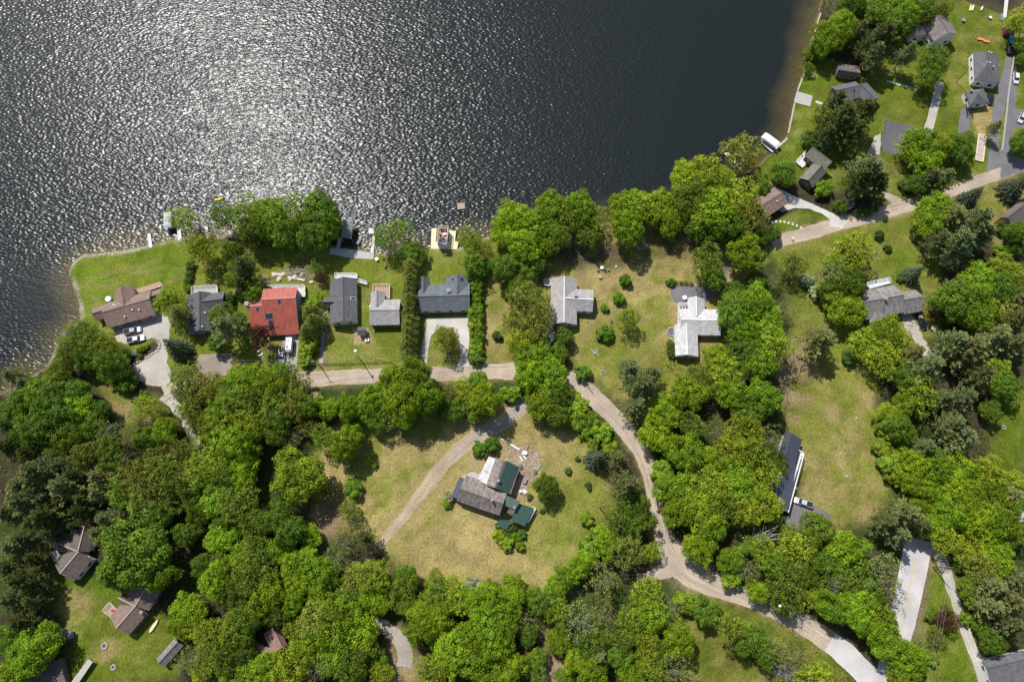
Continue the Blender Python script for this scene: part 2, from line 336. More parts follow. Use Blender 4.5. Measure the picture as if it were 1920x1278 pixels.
# ---------------------------------------------------------------- roads and drives
def ribbon_mat(nm, c, tracks=.0, speck=.14, tscale=1.8, rough=.95):
    m = bpy.data.materials.new(nm); m.use_nodes = True; nt = m.node_tree; n = nt.nodes; L = nt.links.new; b = n['Principled BSDF']
    b.inputs['Roughness'].default_value = rough; b.inputs['Specular IOR Level'].default_value = .15
    tc = n.new('ShaderNodeTexCoord'); z = n.new('ShaderNodeTexNoise'); z.inputs['Scale'].default_value = tscale; z.inputs['Detail'].default_value = 9; z.inputs['Roughness'].default_value = .65
    L(tc.outputs['Object'], z.inputs['Vector'])
    z2 = n.new('ShaderNodeTexNoise'); z2.inputs['Scale'].default_value = .16; z2.inputs['Detail'].default_value = 3; L(tc.outputs['Object'], z2.inputs['Vector'])
    mr = n.new('ShaderNodeMapRange'); mr.inputs['From Min'].default_value = .3; mr.inputs['From Max'].default_value = .7; mr.inputs['To Min'].default_value = 1-speck; mr.inputs['To Max'].default_value = 1+speck; L(z.outputs[0], mr.inputs[0])
    mr2 = n.new('ShaderNodeMapRange'); mr2.inputs['From Min'].default_value = .35; mr2.inputs['From Max'].default_value = .65; mr2.inputs['To Min'].default_value = .86; mr2.inputs['To Max'].default_value = 1.1; L(z2.outputs[0], mr2.inputs[0])
    mu = n.new('ShaderNodeMath'); mu.operation = 'MULTIPLY'; L(mr.outputs[0], mu.inputs[0]); L(mr2.outputs[0], mu.inputs[1]); f = mu.outputs[0]
    if tracks > 0:   # worn wheel lines along the ribbon: noise stretched along uv u
        uv = n.new('ShaderNodeUVMap'); uv.uv_map = 'uv'; mp = n.new('ShaderNodeMapping'); mp.inputs['Scale'].default_value = (.05, 2.2, 1)
        z3 = n.new('ShaderNodeTexNoise'); z3.inputs['Scale'].default_value = 1; z3.inputs['Detail'].default_value = 5; L(uv.outputs[0], mp.inputs[0]); L(mp.outputs[0], z3.inputs['Vector'])
        m3 = n.new('ShaderNodeMapRange'); m3.inputs['From Min'].default_value = .3; m3.inputs['From Max'].default_value = .7; m3.inputs['To Min'].default_value = 1-tracks; m3.inputs['To Max'].default_value = 1+tracks; L(z3.outputs[0], m3.inputs[0])
        m4 = n.new('ShaderNodeMath'); m4.operation = 'MULTIPLY'; L(f, m4.inputs[0]); L(m3.outputs[0], m4.inputs[1]); f = m4.outputs[0]
    s = n.new('ShaderNodeVectorMath'); s.operation = 'SCALE'; s.inputs[0].default_value = c; L(f, s.inputs['Scale']); L(s.outputs[0], b.inputs['Base Color'])
    bp = n.new('ShaderNodeBump'); bp.inputs['Strength'].default_value = .35; bp.inputs['Distance'].default_value = .06; L(z.outputs[0], bp.inputs['Height']); L(bp.outputs[0], b.inputs['Normal'])
    return m
def ribbon(nm, pts, mat, z, jag=.35):
    """pts: 'x,y,widthpx ...' centre line in photo pixels"""
    c = []
    for t in pts.split():
        x, y, wd = map(float, t.split(',')); p = P(x, y); c.append((p.x, p.y, wd/scale_at(x, y)))
    c = np.array(c); d = np.r_[0, np.cumsum(np.hypot(*np.diff(c[:, :2], axis=0).T))]
    s = np.arange(0, d[-1], .8)
    # smooth centre line (catmull-like through dense linear + box blur)
    q = np.stack([np.interp(s, d, c[:, k]) for k in range(3)], 1)
    kern = np.ones(9)/9
    for _ in range(2):
        qq = np.pad(q, ((4, 4), (0, 0)), 'edge'); q = np.stack([np.convolve(qq[:, k], kern, 'valid') for k in range(3)], 1)
    tg = np.gradient(q[:, :2], axis=0); tg /= np.linalg.norm(tg, axis=1)[:, None]+1e-9
    nr = np.stack([-tg[:, 1], tg[:, 0]], 1); m = MB()
    jl = (fbm(q[:, 0], q[:, 1], 3, 3, 3)-.5)*2.4*jag; jr = (fbm(q[:, 0]+50, q[:, 1], 3, 4, 3)-.5)*2.4*jag
    A = q[:, :2]+nr*(q[:, 2]/2+jl)[:, None]; B = q[:, :2]-nr*(q[:, 2]/2+jr)[:, None]
    for i in range(len(q)-1):
        m.quad((*B[i], z), (*B[i+1], z), (*A[i+1], z), (*A[i], z),
               [(s[i], -q[i, 2]/2), (s[i+1], -q[i+1, 2]/2), (s[i+1], q[i+1, 2]/2), (s[i], q[i, 2]/2)])
    return tag(m.build(nm, mat), kind='structure')
def patch(nm, poly, mat, z, jag=.2):
    pts = pp(poly); out = []
    for i in range(len(pts)):
        a, b = pts[i], pts[(i+1) % len(pts)]; k = max(1, int((b-a).length/1.0))
        nn = Vector((-(b-a).y, (b-a).x, 0)).normalized()
        for j in range(k): out.append(a.lerp(b, j/k)+nn*(random.uniform(-jag, jag) if j else 0))
    m = MB(); o = [(p.x, p.y, z) for p in out]
    ar = sum(o[i][0]*o[(i+1) % len(o)][1]-o[(i+1) % len(o)][0]*o[i][1] for i in range(len(o)))
    if ar < 0: o = o[::-1]
    m.add(o, [tuple(range(len(o)))])
    return tag(m.build(nm, mat), kind='structure')
DIRT = ribbon_mat('packed_dirt', (.40, .325, .25), .24, .2)
GRAV = ribbon_mat('pale_gravel', (.42, .385, .335), .16, .22)
GRYG = ribbon_mat('grey_gravel', (.33, .29, .25), .2, .25)
DIR2 = ribbon_mat('sandy_dirt', (.37, .285, .19), .25, .25)
ASPH = ribbon_mat('worn_asphalt', (.165, .155, .16), .06, .12)
DASP = ribbon_mat('dark_asphalt', (.12, .115, .12), .0, .15)
CONC = ribbon_mat('pale_concrete', (.50, .47, .43), .0, .08)
PALE = ribbon_mat('pale_paving', (.50, .47, .46), .05, .06)
BRICKP = ribbon_mat('brown_pavers', (.30, .245, .20), .0, .2)
YEL = mk('faded_yellow_paint', (.55, .42, .12), .8)
ribbon('road', '300,742,26 330,724,26 380,714,28 460,711,28 540,712,28 600,709,29 700,705,28 830,700,28 960,696,31 1020,694,31 1058,706,30 1085,722,32 1115,745,34 1150,780,33 1180,815,32 1205,852,30 1222,895,28 1230,940,26 1236,985,28 1248,1020,40 1268,1052,58 1300,1080,52 1340,1098,40 1390,1115,32 1440,1138,32 1500,1166,36 1560,1203,42 1585,1224,42', DIRT, .035, .5)
ribbon('road', '1548,1196,40 1568,1211,42 1600,1238,44 1650,1292,46 1690,1345,46', PALE, .06, .3)
ribbon('road', '1270,1062,36 1235,1076,24 1205,1084,18 1180,1088,12', DIRT, .028, .5)
ribbon('road', '1440,460,22 1480,447,26 1520,436,27 1570,420,27 1620,408,27 1680,393,25 1730,378,24 1780,362,22 1830,341,22 1880,324,22 1950,300,22', DIRT, .035, .35)
ribbon('road', '1640,350,8 1670,372,18 1700,386,20', DIRT, .03, .4)
ribbon('road', '1722,1000,50 1718,1040,50 1706,1100,50 1692,1160,48 1670,1250,46 1655,1330,46', PALE, .03, .15)
ribbon('center_line', '1718,1040,1.4 1706,1100,1.4 1692,1160,1.4 1670,1250,1.4', YEL, .036, .0)
ribbon('track', '1740,1010,22 1762,1040,22 1776,1075,20 1787,1110,20 1798,1150,18 1815,1195,18 1835,1240,22 1855,1300,26', GRAV, .045, .4)
ribbon('driveway', '998,738,26 975,766,30 940,793,32 900,815,30 860,842,30 830,872,28 808,900,24 785,932,22 762,962,19 738,990,17 716,1018,14 705,1035,10', DIR2, .03, .7)
ribbon('driveway', '1000,742,16 975,766,18 940,793,14 900,815,11 862,841,10 838,864,8 822,884,5', GRYG, .042, .9)
ribbon('driveway', '300,735,24 330,760,17 345,785,15 362,815,15 372,845,12', GRAV, .045, .6)
ribbon('path', '690,1150,10 712,1170,22 742,1185,24 758,1205,26 762,1232,30 755,1262,30', GRYG, .03, .6)
ribbon('path', '608,560,7 606,620,7 602,690,8', GRYG, .028, .25)
ribbon('path', '1764,148,15 1755,190,15 1742,240,16 1730,270,14', GRAV, .03, .15)
ribbon('path', '1655,150,4 1690,160,4 1730,172,5', CONC, .03, .1)
ribbon('path', '1522,188,5 1536,193,5 1552,198,5', CONC, .03, .05)
ribbon('path', '876,852,5 884,864,6 900,886,7', BRICKP, .03, .1)
ribbon('driveway', '1902,118,13 1900,160,13 1896,200,17 1892,245,15 1886,285,20 1876,325,26', ASPH, .03, .15)
ribbon('driveway', '1892,100,11 1888,130,12 1878,180,22 1868,225,18 1864,270,17 1858,335,18', ASPH, .026, .15)
patch('driveway', '1802,203 1822,204 1818,250 1795,250', ASPH, .03)
patch('driveway', '1896,200 1925,208 1925,242 1900,240 1893,280 1905,296 1925,302 1925,320 1875,335 1880,280', ASPH, .038)
patch('driveway', '1659,224 1722,240 1702,285 1680,290 1650,284', DASP, .03, .05)
patch('driveway', '1640,255 1652,250 1650,290 1625,290', GRAV, .026)
patch('driveway', '235,600 285,590 310,585 320,608 314,650 312,680 322,700 316,728 280,722 250,705 243,690 270,675 296,655 300,640 285,632 262,640 240,645 220,640 215,618', GRAV, .03, .3)
patch('driveway', '374,664 434,662 436,690 432,716 366,716 364,690', BRICKP, .04, .1)
patch('driveway', '536,625 562,622 560,650 556,690 562,712 536,712 530,690 528,650', GRYG, .045, .15)
patch('driveway', '800,596 880,594 880,640 876,672 881,686 856,686 864,672 862,640 850,618 826,612 808,630 803,655 800,682 788,670 792,640 800,615', CONC, .04, .06)
patch('driveway', '1256,540 1300,530 1320,560 1300,575 1262,566', ASPH, .03, .2)
ribbon('driveway', '1372,470,8 1362,510,12 1340,540,28 1300,556,40', ASPH, .024, .5)
patch('driveway', '1459,352 1470,358 1500,372 1545,392 1590,412 1580,428 1555,424 1557,412 1540,400 1515,391 1490,390 1465,398 1455,385', CONC, .042, .15)
patch('driveway', '1484,935 1505,938 1560,966 1545,985 1510,1000 1470,985', ASPH, .03, .4)
patch('driveway', '1690,590 1708,588 1740,650 1760,690 1740,695 1715,640 1700,625', GRAV, .03, .4)
patch('driveway', '1890,950 1925,960 1925,980 1880,970', GRAV, .03, .4)
ribbon('driveway', '1440,1250,22 1500,1262,26 1560,1290,30', ASPH, .024, .4)
# ---------------------------------------------------------------- foliage
def leaf_mat(nm, tr=.3):
    m = bpy.data.materials.new(nm); m.use_nodes = True; nt = m.node_tree; n = nt.nodes; L = nt.links.new
    b = n['Principled BSDF']; out = n['Material Output']
    oi = n.new('ShaderNodeObjectInfo'); at = n.new('ShaderNodeAttribute'); at.attribute_name = 'tint'
    vm = n.new('ShaderNodeVectorMath'); vm.operation = 'MULTIPLY'; L(oi.outputs['Color'], vm.inputs[0]); L(at.outputs['Color'], vm.inputs[1])
    b.inputs['Roughness'].default_value = .65; b.inputs['Specular IOR Level'].default_value = .22
    L(vm.outputs[0], b.inputs['Base Color'])
    t = n.new('ShaderNodeBsdfTranslucent'); v2 = n.new('ShaderNodeVectorMath'); v2.operation = 'MULTIPLY'; v2.inputs[1].default_value = (1.25, 1.15, .5)
    L(vm.outputs[0], v2.inputs[0]); L(v2.outputs[0], t.inputs[0])
    mx = n.new('ShaderNodeMixShader'); mx.inputs[0].default_value = tr; L(b.outputs[0], mx.inputs[1]); L(t.outputs[0], mx.inputs[2]); L(mx.outputs[0], out.inputs[0])
    return m
LEAF = leaf_mat('leaves', .36); NEEDLE = leaf_mat('needles', .12)
BARK = mk('bark', (.14, .11, .085), .95, var=.3, vscale=3); PBARK = mk('grey_bark', (.33, .30, .27), .95, var=.25, vscale=3)

def cards(pos, nrm, size, asp, tint, spin=None, axis_=None):
    """many small leaf faces -> verts, faces, tints"""
    n = len(pos); nrm = nrm/(np.linalg.norm(nrm, axis=1)[:, None]+1e-9)
    r = rng.normal(size=(n, 3)) if axis_ is None else axis_
    a = r-nrm*(r*nrm).sum(1)[:, None]; a /= np.linalg.norm(a, axis=1)[:, None]+1e-9
    b = np.cross(nrm, a); s = size[:, None]
    # rhombus-like leaf clump, slightly folded
    v0 = pos-a*s; v1 = pos-b*s*asp+nrm*s*.12; v2 = pos+a*s; v3 = pos+b*s*asp+nrm*s*.12
    V = np.stack([v0, v1, v2, v3], 1).reshape(-1, 3); F = np.arange(4*n).reshape(-1, 4)
    return V, F, np.repeat(tint, 4, 0)
def leafmesh(nm, parts, mat):
    V = np.concatenate([p[0] for p in parts]); T = np.concatenate([p[2] for p in parts]); F = np.arange(len(V)).reshape(-1, 4)
    me = bpy.data.meshes.new(nm)
    me.vertices.add(len(V)); me.vertices.foreach_set('co', V.ravel())
    me.loops.add(F.size); me.loops.foreach_set('vertex_index', F.ravel().astype(np.int32))
    me.polygons.add(len(F)); me.polygons.foreach_set('loop_start', np.arange(0, F.size, 4, dtype=np.int32))
    me.update(); me.validate()
    ca = me.color_attributes.new('tint', 'FLOAT_COLOR', 'POINT')
    ca.data.foreach_set('color', np.concatenate([T, np.ones((len(T), 1))], 1).ravel().astype(np.float32))
    me.materials.append(mat); return me
def dirs(n, up=0.0):
    d = rng.normal(size=(n, 3)); d[:, 2] += up; return d/np.linalg.norm(d, axis=1)[:, None]
def tints(n, lo=.7, hi=1.3, hue=.12):
    k = rng.uniform(lo, hi, n)[:, None]; h = rng.uniform(-hue, hue, n)[:, None]
    return k*np.concatenate([1+h, np.ones((n, 1)), 1-h], 1)
TR = {}
def limbs(mb, base, top, r, spread, zc, nl, seed):
    rr = random.Random(seed)
    mb.tube(base, (0, 0, top*.55), r, r*.65, 8); mb.tube((0, 0, top*.55), (rr.uniform(-.05, .05), rr.uniform(-.05, .05), top), r*.65, r*.15, 6)
    for i in range(nl):
        z = top*rr.uniform(.25, .75); a = i*2.4+rr.uniform(-.3, .3); L = spread*rr.uniform(.55, .9)
        p1 = Vector((math.cos(a)*L*.5, math.sin(a)*L*.5, z+L*.28)); p2 = Vector((math.cos(a+.25)*L, math.sin(a+.25)*L, z+L*rr.uniform(.3, .6)))
        mb.tube((0, 0, z), p1, r*.38, r*.22, 5); mb.tube(p1, p2, r*.22, r*.06, 4)
        a2 = a-.6; p3 = p1+Vector((math.cos(a2)*L*.4, math.sin(a2)*L*.4, L*.25)); mb.tube(p1, p3, r*.16, r*.05, 4)
# every crown mesh is normalised: crown radius 1, ground at z=0, full height hh (in radii)
def broad(seed, nb=60, nl=62, hh=2.0, zb=.55, br=(.2, .34), ls=.05, flat=1.0, inner=500, gap=0.0, irr=.22):
    r0 = random.Random(seed); zc = (hh+zb)/2; hz = (hh-zb)/2
    parts = []; lobes = [(r0.uniform(0, 6.28), r0.uniform(.6, 1)*irr) for _ in range(5)]
    k = 0
    for i in range(nb):
        # blob centres on an uneven shell, golden-angle spread, denser above
        f = (i+.5)/nb; cz = 1-1.75*f; ph = i*2.39996+r0.uniform(-.3, .3)
        cr = math.sqrt(max(0, 1-cz*cz)); b = r0.uniform(*br)
        sh = 1+sum(A*math.cos((j+1)*ph+p) for j, (p, A) in enumerate(lobes))*.45
        q = (1-b*.85)*sh*r0.uniform(.86, 1.04)
        c = np.array([math.cos(ph)*cr*q, math.sin(ph)*cr*q, zc+cz*hz*q*(1 if cz > 0 else .85)])
        if r0.random() < gap: continue
        n = int(nl*(b/.27)**2); d = dirs(n, .55+.0); o = np.array([math.cos(ph)*cr, math.sin(ph)*cr, cz*.7]); d = d+o*.45; d /= np.linalg.norm(d, axis=1)[:, None]
        pos = c+d*b*rng.uniform(.55, 1.08, n)[:, None]*np.array([1, 1, .85])
        nr = d*.75+rng.normal(size=(n, 3))*.42+np.array([0, 0, .25])
        base = r0.uniform(.72, 1.28); hu = r0.uniform(-.08, .08)
        tt = tints(n, .75*base, 1.22*base, .08)*np.array([1+hu, 1, 1-hu])
        parts.append(cards(pos, nr, rng.uniform(.7, 1.3, n)*ls, .75, tt))
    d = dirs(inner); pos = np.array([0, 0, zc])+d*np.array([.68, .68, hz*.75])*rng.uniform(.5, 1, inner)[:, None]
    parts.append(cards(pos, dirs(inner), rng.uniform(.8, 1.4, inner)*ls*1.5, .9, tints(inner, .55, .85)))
    return parts
def pine(seed, hh=2.6, wh=9, ls=.06):
    r0 = random.Random(seed); parts = []
    for w in range(wh):
        f = w/(wh-1); z = hh*(.32+.66*f); Lm = (1-.80*f**1.5)*r0.uniform(.85, 1.05); nb = 8 if f < .7 else 6
        for k in range(nb):
            a = k*2*math.pi/nb+w*.7+r0.uniform(-.25, .25); L = Lm*r0.uniform(.6, 1.1)
            if r0.random() < .08: continue
            for s in range(11):                      # plumes: side twigs fanned along the branch
                t = .3+.7*s/10; side = (-1)**s*L*.24*(1.2-t)*r0.uniform(.4, 1.3)
                cx = math.cos(a)*L*t-math.sin(a)*side; cy = math.sin(a)*L*t+math.cos(a)*side
                cz = z+L*.10*t+r0.uniform(-.02, .06)
                n = 8; d = dirs(n, .9); rad = np.array([math.cos(a), math.sin(a), .5])
                pos = np.array([cx, cy, cz])+d*ls*rng.uniform(.2, 1.1, n)[:, None]*np.array([1.2, 1.2, .8])
                ax = d*.8+rad*.9
                nr = np.cross(ax, rng.normal(size=(n, 3)))+np.array([0, 0, .5]); b = r0.uniform(.8, 1.25)
                parts.append(cards(pos, nr, rng.uniform(.8, 1.3, n)*ls*.95, .3, tints(n, .75*b, 1.2*b, .06), axis_=ax))
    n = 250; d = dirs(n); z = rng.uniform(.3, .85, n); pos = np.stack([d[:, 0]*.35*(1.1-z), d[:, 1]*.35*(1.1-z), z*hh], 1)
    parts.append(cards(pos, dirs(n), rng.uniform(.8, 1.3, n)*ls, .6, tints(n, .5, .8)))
    return parts
def spruce(seed, hh=3.0, wh=15, ls=.05):
    r0 = random.Random(seed); parts = []
    for w in range(wh):
        f = w/(wh-1); z = hh*(.06+.9*f); L0 = (1-f)**.85+.05; nb = max(5, int(15*(1-f)+4))
        for k in range(nb):
            a = k*2*math.pi/nb+w*1.1+r0.uniform(-.15, .15); L = L0*r0.uniform(.82, 1.08); ns = max(2, int(8*L))
            for s in range(ns):
                t = .35+.65*(s+1)/ns; n = 5
                c = np.array([math.cos(a)*L*t, math.sin(a)*L*t, z-L*.22*t+.05])
                rad = np.array([math.cos(a), math.sin(a), -.15]); d = dirs(n, .3)
                pos = c+d*ls*.8; ax = rad+rng.normal(size=(n, 3))*.35
                nr = np.array([0, 0, 1.])+rng.normal(size=(n, 3))*.45+rad*.4
                parts.append(cards(pos, nr, rng.uniform(.8, 1.3, n)*ls*1.25, .42, tints(n, .75, 1.2, .05), axis_=ax))
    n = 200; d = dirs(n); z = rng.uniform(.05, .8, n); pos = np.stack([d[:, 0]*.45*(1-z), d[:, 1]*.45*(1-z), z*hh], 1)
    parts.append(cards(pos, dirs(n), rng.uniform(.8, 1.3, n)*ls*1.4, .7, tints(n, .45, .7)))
    return parts
def column(seed, hh=3.2, n=2600, ls=.075):
    z = rng.uniform(.02, 1, n)**.8; a = rng.uniform(0, 6.283, n)
    prof = np.sqrt(np.clip(1-((z-.32)/.7)**2, .02, 1)); lob = 1+.14*np.cos(3*a+seed)+.12*np.sin(5*a+9*z)+.1*np.sin(14*z+2*a)
    r = prof*lob*rng.uniform(.72, 1.04, n)
    pos = np.stack([np.cos(a)*r, np.sin(a)*r, z*hh], 1); nr = np.stack([np.cos(a), np.sin(a), np.full(n, .7)], 1)+rng.normal(size=(n, 3))*.45
    return [cards(pos, nr, rng.uniform(.7, 1.3, n)*ls, .6, tints(n, .7, 1.3, .08))]
def branches(seed, hh=2.2, depth=4):
    r0 = random.Random(seed); mb = MB()
    def go(p, d, L, r, k):
        q = p+d*L; mb.tube(p, q, r, r*.62, 5 if k > 1 else 4, False)
        if k == 0: return
        for i in range(r0.choice((3, 3, 4))):
            nd = (d+Vector((r0.uniform(-1, 1), r0.uniform(-1, 1), r0.uniform(-.15, .5)))*.75).normalized(); go(p.lerp(q, r0.uniform(.55, 1)), nd, L*r0.uniform(.5, .72), r*.5, k-1)
    go(Vector((0, 0, 0)), Vector((0, 0, 1)), hh*.45, .055, depth)
    return mb
def trunkmesh(nm, hh, mat, r=.05, nl=7, spread=1, straight=False, seed=1):
    mb = MB()
    if straight:
        mb.tube((0, 0, -.05), (0, 0, hh*.96), r, r*.15, 8); rr = random.Random(seed)
        for i in range(26):
            z = hh*(.2+.7*i/26); a = i*2.4; Lb = spread*(1-i/30)*.75; mb.tube((0, 0, z), (math.cos(a)*Lb, math.sin(a)*Lb, z+Lb*.1), r*.3, r*.08, 4, False)
    else: limbs(mb, (0, 0, -.05), hh*.85, r, spread, 0, nl, seed)
    me = bpy.data.meshes.new(nm); me.from_pydata(mb.v, [], mb.f); me.materials.append(mat)
    for p in me.polygons: p.use_smooth = True
    return me
# variants: key -> list of (crown mesh, trunk mesh, height in radii)
def reg(key, parts, mat, hh, tm): TR.setdefault(key, []).append((leafmesh(key+'_foliage', parts, mat), tm, hh))
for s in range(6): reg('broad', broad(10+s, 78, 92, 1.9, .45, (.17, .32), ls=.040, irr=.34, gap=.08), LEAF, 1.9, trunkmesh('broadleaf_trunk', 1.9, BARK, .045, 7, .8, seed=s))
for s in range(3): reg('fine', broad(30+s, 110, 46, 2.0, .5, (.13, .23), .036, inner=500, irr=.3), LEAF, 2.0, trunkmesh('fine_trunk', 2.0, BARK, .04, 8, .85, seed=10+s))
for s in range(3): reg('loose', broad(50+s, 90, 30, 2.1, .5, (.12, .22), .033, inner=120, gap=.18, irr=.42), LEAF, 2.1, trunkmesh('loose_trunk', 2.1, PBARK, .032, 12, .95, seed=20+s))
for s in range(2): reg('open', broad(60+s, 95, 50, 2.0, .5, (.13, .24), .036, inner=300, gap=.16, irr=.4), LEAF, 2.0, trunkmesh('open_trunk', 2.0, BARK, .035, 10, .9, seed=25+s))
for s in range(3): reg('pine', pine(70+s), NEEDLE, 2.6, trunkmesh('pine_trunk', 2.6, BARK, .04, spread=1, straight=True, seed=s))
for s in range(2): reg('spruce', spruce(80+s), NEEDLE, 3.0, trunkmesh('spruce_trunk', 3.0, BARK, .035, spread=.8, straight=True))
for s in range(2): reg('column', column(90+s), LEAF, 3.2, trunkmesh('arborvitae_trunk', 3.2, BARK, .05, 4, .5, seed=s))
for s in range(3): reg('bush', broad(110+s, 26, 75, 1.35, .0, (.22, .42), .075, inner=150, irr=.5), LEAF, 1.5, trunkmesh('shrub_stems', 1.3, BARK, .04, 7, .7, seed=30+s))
for s in range(2):
    mb = branches(130+s); me = bpy.data.meshes.new('bare_branches'); me.from_pydata(mb.v, [], mb.f); me.materials.append(mk('dead_wood', (.30, .27, .24), .9)); TR.setdefault('bare', []).append((me, None, 2.2))

# kind letter: (variant, name, category, adjective phrase, colour)
KIND = {
 'M': ('broad', 'maple_tree', 'tree', 'bright green broadleaf tree', (0.248, 0.365, 0.016)),
 'L': ('fine', 'broadleaf_tree', 'tree', 'yellow-green leafy tree', (0.325, 0.41, 0.028)),
 'V': ('open', 'lakeside_tree', 'tree', 'open-crowned green lakeside tree', (0.24, 0.35, 0.026)),
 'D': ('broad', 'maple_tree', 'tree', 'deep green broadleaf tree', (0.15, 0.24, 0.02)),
 'F': ('fine', 'broadleaf_tree', 'tree', 'mid green finely leafed tree', (0.22, 0.305, 0.032)),
 'G': ('broad', 'maple_tree', 'tree', 'golden-green round-crowned maple', (0.25, 0.325, 0.016)),
 'K': ('fine', 'broadleaf_tree', 'tree', 'brownish olive tree', (0.215, 0.235, 0.035)),
 'O': ('loose', 'loose_crowned_tree', 'tree', 'grey-green loose-crowned tree', (0.28, 0.31, 0.085)),
 'Y': ('fine', 'olive_green_tree', 'tree', 'olive-yellow fine-leafed tree', (0.29, 0.325, 0.05)),
 'P': ('pine', 'pine_tree', 'tree', 'grey-green feathery pine', (0.25, 0.28, 0.095)),
 'Q': ('pine', 'pine_tree', 'tree', 'dark green pine', (0.14, 0.175, 0.046)),
 'S': ('spruce', 'spruce_tree', 'tree', 'dark blue-green spruce', (0.1, 0.135, 0.075)),
 'A': ('column', 'arborvitae', 'shrub', 'yellow-green arborvitae', (0.228, 0.264, 0.048)),
 'B': ('bush', 'shrub', 'shrub', 'round green shrub', (0.16, 0.28, 0.02)),
 'C': ('bush', 'shrub', 'shrub', 'small dark green shrub', (0.120, 0.192, 0.036)),
 'J': ('bush', 'shrub', 'shrub', 'yellow-green thicket shrub', (0.25, 0.355, 0.027)),
 'W': ('bush', 'flowering_shrub', 'shrub', 'pale flowering shrub', (0.408, 0.456, 0.264)),
 'R': ('fine', 'red_leaf_tree', 'tree', 'dark purple-red leafed tree', (0.102, 0.036, 0.031)),
 'N': ('bare', 'bare_tree', 'tree', 'leafless grey dead tree', (1.200, 1.200, 1.200)),
}
LAND = []    # landmarks: (words, px, py)
def lm(w, x, y): LAND.append((w, x, y))
for w_, x_, y_ in (('the brown-roofed house on the lawn point', 232, 572), ('the first grey house east of the point', 385, 578), ('the red metal-roofed house', 515, 583),
 ('the long charcoal-roofed house', 645, 560), ('the small grey cottage with a deck', 720, 577), ('the U-shaped grey-roofed house', 831, 552), ('the pale grey cross-roofed house', 1068, 562),
 ('the white-decked three-winged house', 1308, 610), ('the weathered farmhouse with green metal roofs', 930, 920), ('the long navy-roofed house', 1485, 890), ('the streaked grey house with silver deck', 1680, 562),
 ('the lakeside house with white terrace', 1530, 318), ('the garage beside the oval lawn', 1455, 380), ('the white-walled house up north', 1745, 50), ('the hip-roofed white cottage', 1843, 122),
 ('the tiny hip-roofed garage', 1828, 184), ('the brown cottage deep in the southwest woods', 132, 1040), ('the cottage with red deck chair', 245, 1145), ('the weathered shed at lower left', 318, 1228),
 ('the pink-walled house at the right edge', 1905, 395), ('the grey roof in the bottom right corner', 1890, 1250), ('the red roofs in the bottom woods', 500, 1215), ('the wide dirt road junction', 1265, 1050),
 ('the wide pale paved road', 1705, 1100), ('the yellow-decked boathouse', 835, 448), ('the covered pontoon boat', 1447, 262), ('the loop of the farmhouse driveway', 780, 900), ('the concrete-grey lot with two pickups', 290, 660),
 ('the junction by the farm lane', 995, 730), ('the grey cabin roof by the seawall', 1592, 135), ('the pickup by the orange mower', 1720, 605), ('the right-hand open field', 1580, 820), ('the purple-red tree by the track', 1777, 1160),
 ('the small clearing at the bottom', 1345, 1230), ('the white object in the woods', 1275, 745), ('the dirt path at bottom centre', 745, 1215), ('the slate roof hidden among pines', 1780, 850), ('the road past the log trailer', 594, 742),
 ('the western shore', 70, 700), ('the black dead-topped conifer', 690, 1005), ('the slatted dock frame', 1203, 458), ('the fallen grey branches', 1425, 1010), ('the southwestern corner of the photo', 0, 1278), ('the middle of the left edge', 0, 930)):
    lm(w_, x_, y_)
DIRN = ['right of', 'upper right of', 'above', 'upper left of', 'left of', 'lower left of', 'below', 'lower right of']
ORD = ['', 'second nearest ', 'third nearest ', 'fourth nearest ', 'fifth nearest ', 'sixth nearest ', 'seventh nearest ', 'eighth nearest ']
placed = []; TREES = []
def tree(px, py, r, k, label=None, group=None, hmul=1.0):
    """crown seen at px,py with radius r px"""
    var, nm, cat, adj, col = KIND[k]; rnd = random.Random(int(px*7919+py*104729))
    i = rnd.randrange(len(TR[var])); crown, trunk, hh = TR[var][i]
    sc = scale_at(px, py); rm = r/sc
    if var in ('broad', 'fine', 'loose', 'open'): hs = (rnd.uniform(.85, 1.2) if rm > 4 else .85)*hmul*min(1.15, (7.5/max(rm, 4))**.35)
    elif var == 'pine': hs = min(1.2, (8/max(rm, 4))**.4)*.95*hmul
    else: hs = hmul
    h = rm*hh*hs; rm *= (.91 if r >= 28 else .96)*(1-0.62*h/H)
    frac = {'spruce': .4, 'column': .55, 'pine': .62, 'bush': .5, 'bare': .6}.get(var, .66)
    loc = P(px, py, h*frac); loc.z = 0
    TREES.append((px, py, r, k, adj))
    t = thing(nm, label, cat, loc, rnd.uniform(0, 6.28), group or {'tree': 'trees of the lakeside neighbourhood', 'shrub': 'shrubs of the lakeside neighbourhood'}[cat])
    s3 = (rm*rnd.uniform(.93, 1.1), rm*rnd.uniform(.93, 1.1), rm*hs*rnd.uniform(.92, 1.08))
    j = rnd.uniform(.72, 1.18); hj = rnd.uniform(-.12, .10)
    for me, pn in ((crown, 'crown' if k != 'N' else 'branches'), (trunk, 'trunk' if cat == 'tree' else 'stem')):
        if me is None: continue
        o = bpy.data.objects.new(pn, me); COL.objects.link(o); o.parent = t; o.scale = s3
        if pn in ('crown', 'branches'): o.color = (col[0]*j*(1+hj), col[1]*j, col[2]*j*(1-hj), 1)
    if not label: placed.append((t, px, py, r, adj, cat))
    return t
